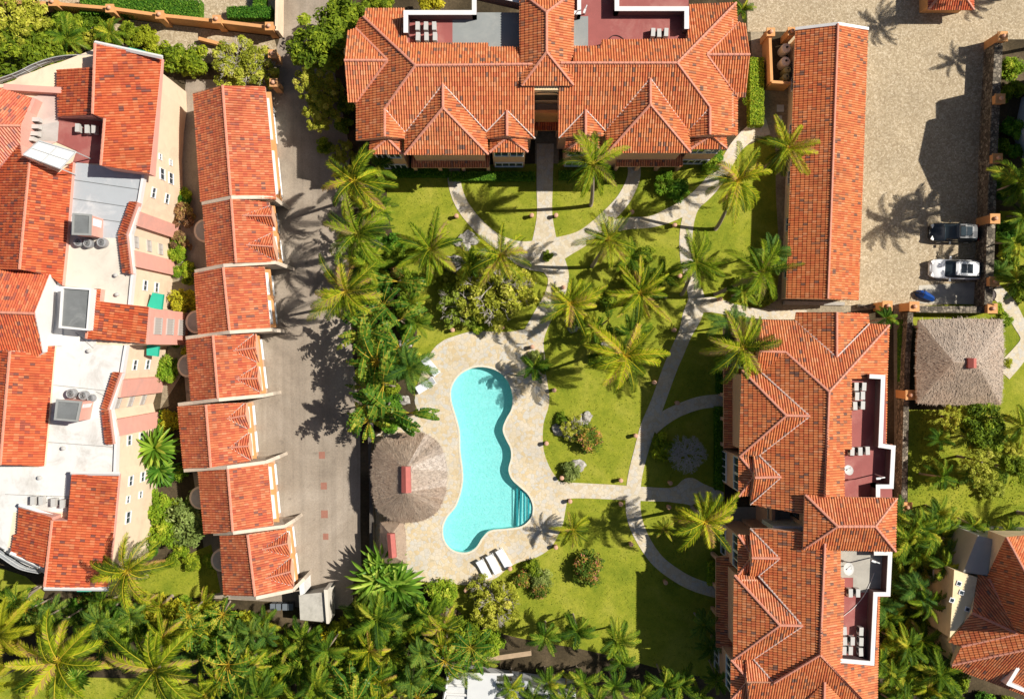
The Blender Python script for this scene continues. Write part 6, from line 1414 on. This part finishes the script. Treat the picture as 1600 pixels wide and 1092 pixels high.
# ---------------------------------------------------------------- shrubs and trees one by one
for a_ in [
 ('clipped round shrub with reddish tips on the lower lawn', 920, 893, 31, 'croton'), ('round shrub with reddish tips beside the rock bed', 918, 684, 27, 'croton'),
 ('bright round lime shrub below the pool deck', 690, 934, 32, 'lime'), ('small round ball shrub on the plaza paving', 857, 400, 11, 'bush'),
 ('round leafy tree beside the lower stair bands of the left block', 259, 580, 27, 'lime'), ('yellow green shrub above the spiky plant', 262, 660, 22, 'gold'),
 ('golden shrub between the left block and third row house', 284, 470, 28, 'gold'), ('rust coloured shrub beside the first stair band', 285, 335, 24, 'rust'), ('small rust coloured shrub below the first one', 276, 372, 18, 'rust'),
 ('green shrub beside the second stair band', 277, 395, 18, 'lime'), ('bright green patch shrub by the narrow yard top', 283, 315, 16, 'deep'),
 ('dense green shrub below the spiky plant', 240, 790, 34, 'lime'), ('pale leaved round tree over the sixth row house corner', 295, 815, 44, 'pale'), ('green shrub under the pale leaved tree', 255, 835, 34, 'lime'),
 ('olive low shrub under the dead branches left of the top drive', 100, 45, 34, 'tree'), ('golden shrub above the tall tile roof corner', 228, 58, 24, 'gold'), ('green shrub left of the bare one above the first row house', 300, 95, 34, 'bush'), ('green shrub beside the tall tile roof corner', 268, 85, 30, 'bush'),
 ('golden flowering shrub in the bottom thicket below the concrete hut', 515, 995, 24, 'yflow'), ('small yellow flowering shrub at the left end of the bottom thicket', 10, 1010, 20, 'gold'),
 ('small shrub at the straight path corner below the rock bed', 893, 737, 18, 'pale'), ('low shrub left of the rock bed', 880, 655, 14, 'bush'),
 ('shrub right of the third pier beyond the court wall', 1585, 105, 26, 'lime'), ('dark shrub in the shade beyond the court wall', 1585, 200, 24, 'deep'), ('shrub beside the gap in the stone wall', 1562, 482, 11, 'lime'), ('shrub at the palapa right corner by the path', 1575, 500, 14, 'lime'), ('yellow shrub on the little path island right of the palapa', 1575, 567, 10, 'gold'),
 ('shrub along the east end of the top block', 1182, 115, 16, 'lime'), ('shrub in the garden bed east of the top block', 1178, 155, 18, 'lime'),
 ('shrub under the upper right lawn palms', 1040, 283, 24, 'lime'), ('dark shrub right of the entrance to the right wing', 1060, 296, 22, 'deep'), ('green shrub at the upper right lawn corner', 1110, 260, 18, 'lime'), ('low shrub beside the third villa bay', 1120, 245, 14, 'deep'),
 ('bed shrub under the palm at the deck top', 745, 512, 12, 'lime'), ('shrub at the lower right rim of the deck', 845, 905, 20, 'pale'), ('spiky flowering bush right of the sunbeds', 832, 890, 18, 'bush'),
 ('dry thin shrub on the centre lawn below the right curved path', 1010, 398, 18, 'bush'), ('bushy undergrowth left of the left planting top', 500, 165, 24, 'bush')]:
    bush(*a_)
bush('low wide olive shrub with grey twigs between plaza and pool', 765, 458, 62, 'olive', None, 'olive shrubs', twigs=True)
bush('smaller part of the olive shrub mass, right end beside the middle path', 805, 455, 38, 'olive', None, 'olive shrubs', twigs=True)
bush('left part of the olive shrub mass above the deck edge', 715, 475, 40, 'olive', None, 'olive shrubs', twigs=True)
bush('bare twiggy shrub above the first row house', 372, 95, 48, 'olive', None, 'bare shrubs', twigs=True)
bush('second bare twiggy shrub at the end of the planting wall', 405, 105, 34, 'olive', None, 'bare shrubs', twigs=True)
bush('bare grey shrub in the thicket right below the deck', 775, 945, 42, 'olive', None, 'bare shrubs', twigs=True)
bush('bare grey shrub at the lower deck rim', 752, 925, 26, 'olive', None, 'bare shrubs', twigs=True)
bush('tall bushy tree at the left end of the lane top, largest crown', 502, 62, 56, 'tree', 5.5, 'trees along the lane', 'broadleaf_tree', 'tree')
bush('crown of the lane trees right behind the top block corner', 540, 30, 46, 'tree', 5.0, 'trees along the lane', 'broadleaf_tree', 'tree')
bush('lower crown of the lane trees above the open shade', 492, 128, 34, 'olive', 4.2, 'trees along the lane', 'broadleaf_tree', 'tree')
bush('thin low tree of the lane trees beside the west wing', 500, 175, 30, 'olive', 3.6, 'trees along the lane', 'broadleaf_tree', 'tree')
bush('small tree behind the north-west terrace of the top block', 590, 2, 26, 'tree', 3, 'trees along the lane', 'broadleaf_tree', 'tree')
bush('golden crown just behind the top block', 672, 0, 24, 'gold', 3, 'trees along the lane', 'broadleaf_tree', 'tree')
bush('broad tree in the upper left corner', 30, 75, 58, 'tree', 5, 'trees of the upper left corner', 'broadleaf_tree', 'tree')
bush('olive tree cut by the left edge in the upper left corner', 20, 30, 52, 'olive', 6, 'trees of the upper left corner', 'broadleaf_tree', 'tree')
bush('smaller tree of the upper left corner near the gravel strip', 88, 92, 36, 'tree', 4, 'trees of the upper left corner', 'broadleaf_tree', 'tree')
bush('wide open crowned tree on the right lawn', 1545, 668, 40, 'tree', 4.5, 'trees of the right lawn', 'broadleaf_tree', 'tree')
bush('second crown on the right lawn below the open one', 1535, 722, 36, 'olive', 4.5, 'trees of the right lawn', 'broadleaf_tree', 'tree')
bush('dark crown at the right edge of the right lawn', 1592, 735, 30, 'tree', 5, 'trees of the right lawn', 'broadleaf_tree', 'tree')
bush('small round crown between the palapa and open tree', 1500, 655, 26, 'olive', 3.5, 'trees of the right lawn', 'broadleaf_tree', 'tree')
shp = shadow_palm('palm beyond the right lawn throwing the dark crown shadow above the villa', 1545, 815, 5, 40, 'coco', base=(1590,800))
bush('grey leafless bush behind the rock bed shrub', 896, 668, 22, 'olive', None, 'bare shrubs', twigs=True)
for a_ in [('dark low shrub under the centre lawn palms', 955, 470, 18, 'bush'), ('low shrub at the foot of the brightest palm', 985, 432, 20, 'olive'), ('green shrub under the palm right of the middle path', 905, 500, 15, 'bush'), ('leafy shrub between the two lower lawn palms', 935, 560, 16, 'bush'), ('shrub at the foot of the broad dense palm', 1165, 450, 24, 'bush'), ('second shrub at the foot of the broad dense palm', 1190, 462, 20, 'olive'), ('shrub right of the upper rock pair', 745, 420, 18, 'lime'), ('shrub below the lone upper left lawn palm', 690, 430, 22, 'olive'), ('shrub on the deck rim above the pool head', 838, 560, 15, 'pale'), ('low shrub under the leaning palm at the deck rim', 850, 575, 12, 'bush')]: bush(*a_)
palm('small palm leaning over the right rim of the deck above the pool head', 835, 575, 3.0, 26, 'areca', (850,590), 'feather palms', 'feather_palm')
palm('small palm between the plaza and the right curved path', 985, 520, 4.0, 34, 'areca', None, 'feather palms', 'feather_palm')
for a_ in [('small feather palm between the plaza rock and the olive shrub', 735, 412, 30, 3.5), ('small feather palm right of the palm below the right curved path', 985, 402, 28, 3.5), ('small feather palm touching the brightest coconut palm', 1035, 430, 26, 3.5), ('small feather palm beside the pale torn leaves', 930, 515, 28, 3.0), ('feather palm behind the uppermost planting palm', 588, 262, 30, 5), ('feather palm between the second and lowest planting palm', 572, 412, 34, 5.5), ('feather palm at the right rim of the left planting', 640, 470, 28, 3.5), ('feather palm by the broad dense palm below the long roof', 1160, 455, 30, 4)]:
    palm(a_[0], a_[1], a_[2], a_[4], a_[3], 'areca', None, 'feather palms', 'feather_palm')
# bare tree in the shaded lawn
t = thing('bare_tree', 'leafless grey tree on a green shrub in the shaded lawn', 'tree', Wp(1068, 706, 0)); o = bpy.data.objects.new('branches', twig_mesh(9, depth=6, n0=16, thick=.045, mats=[plain('bare_grey', (.50,.47,.44), .9, .1, 6)])); link(o, t); o.location = (0,0,1.0); o.scale = (1.75,1.75,1.3)
mb = MB(); mb.tube([(0,0,0),(0,0,1.1)], .18, 8, 0, .12); part('trunk', mb, BARK, t, local=True)
bush('green shrub behind the leafless grey tree', 1042, 700, 28, 'bush')
# clipped hedges
def hedge(label, x0, y0, x1, y1, h=1.1, mat=L_HEDGE, name='hedge'):
    a_, b_ = Wp(x0, y0, h), Wp(x1, y1, h); cx, cy = (a_.x+b_.x)/2, (a_.y+b_.y)/2; lx, ly = abs(b_.x-a_.x), abs(b_.y-a_.y)
    o = bpy.data.objects.new(name, hedge_mesh(int(x0), lx, ly, h, int((lx*ly+2*(lx+ly)*h)*110), .09, [mat])); link(o); o.location = (cx, cy, 0); tag(o, label, 'hedge', 'clipped hedges')
    return o
hd = hedge('long clipped hedge behind the top left ochre wall', 124, -4, 312, 25, 1.2); hd.rotation_euler = (0,0,R(-2))
hedge('clipped hedge end at the top left of the lane', 354, 10, 424, 28, 1.2)
hedge('clipped hedge along the top edge before the lane', 395, -14, 414, 10, 1.1)
hedge('dark low hedge under the row of bays left of the entrance', 702, 268, 836, 282, .8, L_HEDGE); hedge('dark low hedge under the bays right of the entrance', 874, 266, 960, 280, .8, L_HEDGE); hedge('dark hedge under the leftmost bay', 612, 262, 700, 276, .8)
hedge('clipped hedge strip along the right-hand block, upper', 1121, 580, 1131, 615, .9); hedge('clipped hedge strip along the right-hand block, middle', 1118, 636, 1130, 765, .9); hedge('bright clipped hedge strip at the lower path end', 1107, 878, 1119, 915, .9, L_LIME)
hedge('winding hedge along the east wall of the top block', 1172, 90, 1194, 195, 1.3, L_LIME)
hedge('narrow hedge strip beside the alley', 1406, 500, 1413, 800, .6, L_HEDGE)
hedge('small green hedge block between the stair bands', 276, 305, 291, 324, .8, L_LIME); hedge('narrow hedge under the second stair band', 255, 428, 262, 460, .8, L_LIME)
# ---------------------------------------------------------------- thickets: each plant its own thing
def fill(poly, n, dist, specs, seed, where, r_, hr_, avoid=()):
    rnd = random.Random(seed); xs = [p[0] for p in poly]; ys = [p[1] for p in poly]; out = []; tries = 0
    while len(out) < n and tries < 6000:
        tries += 1; p = (rnd.uniform(min(xs), max(xs)), rnd.uniform(min(ys), max(ys)))
        if not inside(p, poly) or any(math.hypot(p[0]-q[0], p[1]-q[1]) < dist for q in out) or any(math.hypot(p[0]-q[0], p[1]-q[1]) < q[2] for q in avoid): continue
        out.append(p)
    out.sort(); cells = {}
    word = {'areca': 'feather palm', 'dark': 'dark feather palm', 'coco': 'coconut palm', 'lush': 'dense coconut palm', 'banana': 'broad-leaved clump', 'bush': 'leafy shrub', 'lime': 'bright green shrub', 'deep': 'deep green shrub', 'strap': 'strappy plant', 'croton': 'mottled shrub', 'rust': 'rusty shrub', 'pale': 'pale leaved shrub', 'gold': 'golden shrub', 'tree': 'thick leafy shrub', 'olive': 'olive shrub'}
    for p in out:
        k = rnd.choice(specs); lm = min(MARKS, key=lambda q: math.hypot(q[0]-p[0], q[1]-p[1])); dx, dy = p[0]-lm[0], p[1]-lm[1]
        a = int(round(math.degrees(math.atan2(dy, dx))/45)) % 8
        dr = ('right of', 'below and right of', 'below', 'below and left of', 'left of', 'above and left of', 'above', 'above and right of')[a]
        L = CELLS.setdefault((word[k], dr, lm[2]), []); n_ = len(L); L.append(1)
        lb = ('' if n_ == 0 else 'another ' if False else ORD[n_]+' ')+f'{word[k]} {dr} {lm[2]}'; r, h = rnd.uniform(*r_), rnd.uniform(*hr_)
        if k in PM: palm(lb, p[0], p[1], h, r*(.6 if k == 'strap' else 1.0), k, None, 'plants '+where, {'banana': 'banana_plant', 'strap': 'dracaena', 'coco': 'coconut_palm', 'lush': 'coconut_palm'}.get(k, 'feather_palm'), 'palm tree' if k not in ('banana','strap') else 'plant')
        else: bush(lb, p[0], p[1], r*.85, k, None, 'plants '+where)
CELLS = {}
MARKS = [(90,1032,'the biggest brown tipped palm'),(243,1045,'the second big palm at the bottom'),(440,948,'the wheeled bins'),(490,945,'the concrete hut'),(590,905,'the large strappy rosette'),(690,934,'the bright round lime shrub'),(515,995,'the golden flowering shrub'),(700,1060,'the white slatted house'),(120,917,'the lowest tile roof of the left block'),(198,892,'the palm over the left block'),(399,933,'the bottom row house'),(10,1010,'the small yellow shrub at the left edge'),(0,925,'the left edge strip of lawn'),(0,988,'the yellow palm at the left edge'),(330,1092,'the lower edge lawn'),(600,1030,'the ruined tan wall'),(620,1090,'the lower edge middle'),(350,1000,'the open gap below the row houses'),(440,1060,'the lower edge below the bins'),(775,945,'the bare grey shrub'),
 (850,1085,'the black roof vents'),(965,1000,'the large bright border palm'),(1062,1068,'the foot of the deep shade'),(1417,792,'the lowest wall pier'),(1385,860,'the lower tower roof'),(1390,895,'the parapet with the big dish'),(1380,985,'the terrace with eight units'),(1372,1080,'the lower right block corner'),(1495,900,'the villa skylights'),(1470,850,'the villa side wing'),(1475,1010,'the villa porch'),(1500,1060,'the villa eave'),(1440,1092,'the lower edge between the buildings'),(1440,930,'the middle of the palm alley'),(1560,830,'the top of the villa roof'),(1600,1092,'the lower right corner'),
 (553,283,'the uppermost planting palm'),(558,366,'the second planting palm'),(540,455,'the lowest tall planting palm'),(619,387,'the oval clay planter'),(585,433,'the tan garden slab'),(634,536,'the dark rock by the lawn tongue'),(639,576,'the dark palm over the sunbeds'),(640,690,'the round palapa'),
 (1562,155,'the second pier of the court wall'),(1566,58,'the first pier of the court wall'),(1558,248,'the third pier of the court wall'),(1554,342,'the fourth pier of the court wall'),(1553,440,'the pier beside the white car'),(1600,300,'the yellowish palm at the right edge'),(1600,400,'the right edge beside the cars'),
 (243,700,'the spiky cactus-like plant'),(259,580,'the round leafy tree'),(240,790,'the dense shrub under the stair bands'),(295,815,'the pale leaved round tree'),(148,70,'the tall tile roof corner'),(250,90,'the tall roof right corner'),(30,110,'the curved balcony railing'),(104,60,'the upper left feather palm'),(339,31,'the rightmost hedge wall pier'),(172,14,'the second hedge wall pier'),(250,24,'the third hedge wall pier'),(372,95,'the bare twiggy shrub'),
 (1545,668,'the open crowned tree'),(1530,725,'the olive crowned tree'),(1590,730,'the dark right edge crown'),(502,62,'the largest lane tree'),(500,175,'the thin low lane tree'),(492,128,'the middle lane tree'),(545,220,'the west wing corner')]
fill([(-10,925),(60,935),(170,935),(200,945),(300,940),(420,965),(420,1005),(150,975),(-10,985)], 36, 18, ['areca','areca','dark','bush','deep','banana','croton','lime','coco'], 1, 'in the strip right below the left block', (20,34), (1.6,5.5))
fill([(150,965),(330,965),(420,995),(545,985),(560,1010),(600,1100),(320,1100),(300,1010),(150,1000)], 42, 21, ['areca','areca','lush','coco','dark','deep','lime','gold','banana'], 2, 'in the thicket at the bottom between the big palms and the hut', (26,48), (1.5,6.5), [(90,1032,50),(243,1045,40)])
fill([(560,950),(640,930),(700,965),(770,985),(760,1030),(690,1060),(660,1100),(560,1100)], 32, 20, ['areca','areca','coco','lush','dark','deep','bush','banana','lime'], 3, 'in the bottom middle thicket below the deck', (26,42), (1.5,6))
fill([(775,1062),(1120,1062),(1120,1095),(775,1095)], 11, 34, ['areca'], 4, 'in the row along the bottom edge', (24,30), (4,4.5))
for a_ in [('left palm of the lower lawn border pair', 852, 995, 28, 4), ('right palm of the lower lawn border pair', 902, 985, 28, 4), ('large bright palm of the lower lawn border beside the deep shade', 965, 1000, 36, 4.5), ('palm above the bottom row beside the deep shade', 970, 1035, 24, 2)]:
    palm(a_[0], a_[1], a_[2], a_[4], a_[3], 'areca', None, 'feather palms', 'feather_palm')
palm('palm at the foot of the deep shade, right end of the bottom row', 1062, 1068, 4, 34, 'areca', None, 'feather palms', 'feather_palm')
bush('spiky flowering plant below the deck rim, left', 815, 905, 18, 'croton'); bush('spiky flowering plant below the deck rim, right', 845, 922, 18, 'croton')
fill([(1402,790),(1430,810),(1478,815),(1490,870),(1478,890),(1450,950),(1452,1010),(1480,1040),(1500,1100),(1372,1100),(1374,935),(1395,930)], 46, 20, ['areca','areca','areca','dark','bush','lush'], 5, 'between the right-hand block and the corner villa', (24,36), (1.8,6))
fill([(1490,1050),(1600,1092),(1600,1110),(1490,1110)], 4, 24, ['bush','deep'], 6, 'below the corner villa', (18,24), (2,3))
fill([(1420,815),(1600,822),(1600,838),(1530,834),(1440,860)], 6, 26, ['bush','areca','deep'], 7, 'behind the corner villa', (16,22), (1.5,3))
fill([(262,300),(300,300),(298,560),(262,560),(270,430)], 12, 17, ['lime','bush','gold','rust'], 16, 'in the narrow yard beside the stair bands', (12,17), (.8,1.6))
fill([(570,300),(612,300),(640,440),(655,520),(645,570),(570,560),(556,420)], 26, 20, ['bush','deep','croton','lime','banana','areca'], 8, 'under the palms of the left planting', (20,28), (1.6,3))
fill([(565,560),(640,580),(648,640),(600,672),(572,660)], 7, 26, ['deep','bush','banana'], 9, 'under the torn fans beside the lane', (22,28), (1.6,3))
fill([(1565,70),(1600,70),(1600,150),(1570,150)], 3, 22, ['lime','bush'], 10, 'beyond the first stretch of the court wall', (18,22), (1.6,3))
fill([(1562,225),(1600,225),(1600,470),(1556,440)], 10, 24, ['dark','bush','areca','deep'], 11, 'beyond the court wall beside the cars', (18,26), (1.6,3.5))
fill([(238,600),(276,630),(282,730),(300,800),(330,850),(330,880),(220,890),(215,800)], 20, 19, ['lime','bush','deep'], 12, 'in the narrow bed between the left block and the row houses', (16,22), (1,2))
fill([(90,15),(230,50),(300,70),(300,120),(250,90),(150,75),(100,100),(0,140),(0,100)], 13, 24, ['bush','tree','lime','olive'], 13, 'around the top of the left block', (20,28), (1.5,3))
fill([(1480,650),(1600,690),(1600,780),(1500,760)], 5, 30, ['olive','bush','dark'], 14, 'on the right lawn under the open trees', (20,28), (1.5,3))
fill([(470,90),(540,60),(545,250),(520,260),(490,200)], 8, 26, ['olive','bush','deep'], 15, 'along the lane beside the west wing', (18,26), (1.5,3))

# ---------------------------------------------------------------- loose grass blades over the lawns: one mass
rg = random.Random(5); mb = MB(); AV = [[tuple(p) for p in q] for q in paths]+[deck]
def bbox(q): return min(p[0] for p in q), min(p[1] for p in q), max(p[0] for p in q), max(p[1] for p in q)
AB = [(q, bbox(q)) for q in AV]
LP = [(lawn_main, 22000), ([(1418,640),(1600,640),(1600,836),(1530,836),(1440,860),(1418,800)], 5000), ([(205,905),(330,850),(345,925),(300,935),(215,925)], 900), ([(-20,1055),(300,1062),(400,1092),(-20,1092)], 1200)]
for poly, n_ in LP:
    x0, y0, x1, y1 = bbox(poly)
    for _ in range(n_):
        x, y = rg.uniform(x0, x1), rg.uniform(y0, y1)
        if not inside((x, y), poly) or any(b[0] < x < b[2] and b[1] < y < b[3] and inside((x, y), q) for q, b in AB): continue
        p = Wp(x, y, 0); a = rg.uniform(0, 6.28); s_ = rg.uniform(.03, .08); h_ = rg.uniform(.03, .08); d = Vector((math.cos(a), math.sin(a), 0)); e = Vector((-math.sin(a), math.cos(a), 0))
        mb.face([p-e*s_, p+e*s_, p+e*s_*.5+d*s_*.9+Vector((0,0,h_)), p-e*s_*.5+d*s_*.9+Vector((0,0,h_))], 0, (rg.random(), .5))
o = part('grass_blades', mb, leafmat('grass_blade', [(0, (.14,.17,.014)), (.5, (.22,.23,.02)), (1, (.33,.30,.05))], .3, .8, .05)); tag(o, 'loose yellow green grass blades scattered over the lawns', 'grass', None, 'stuff')
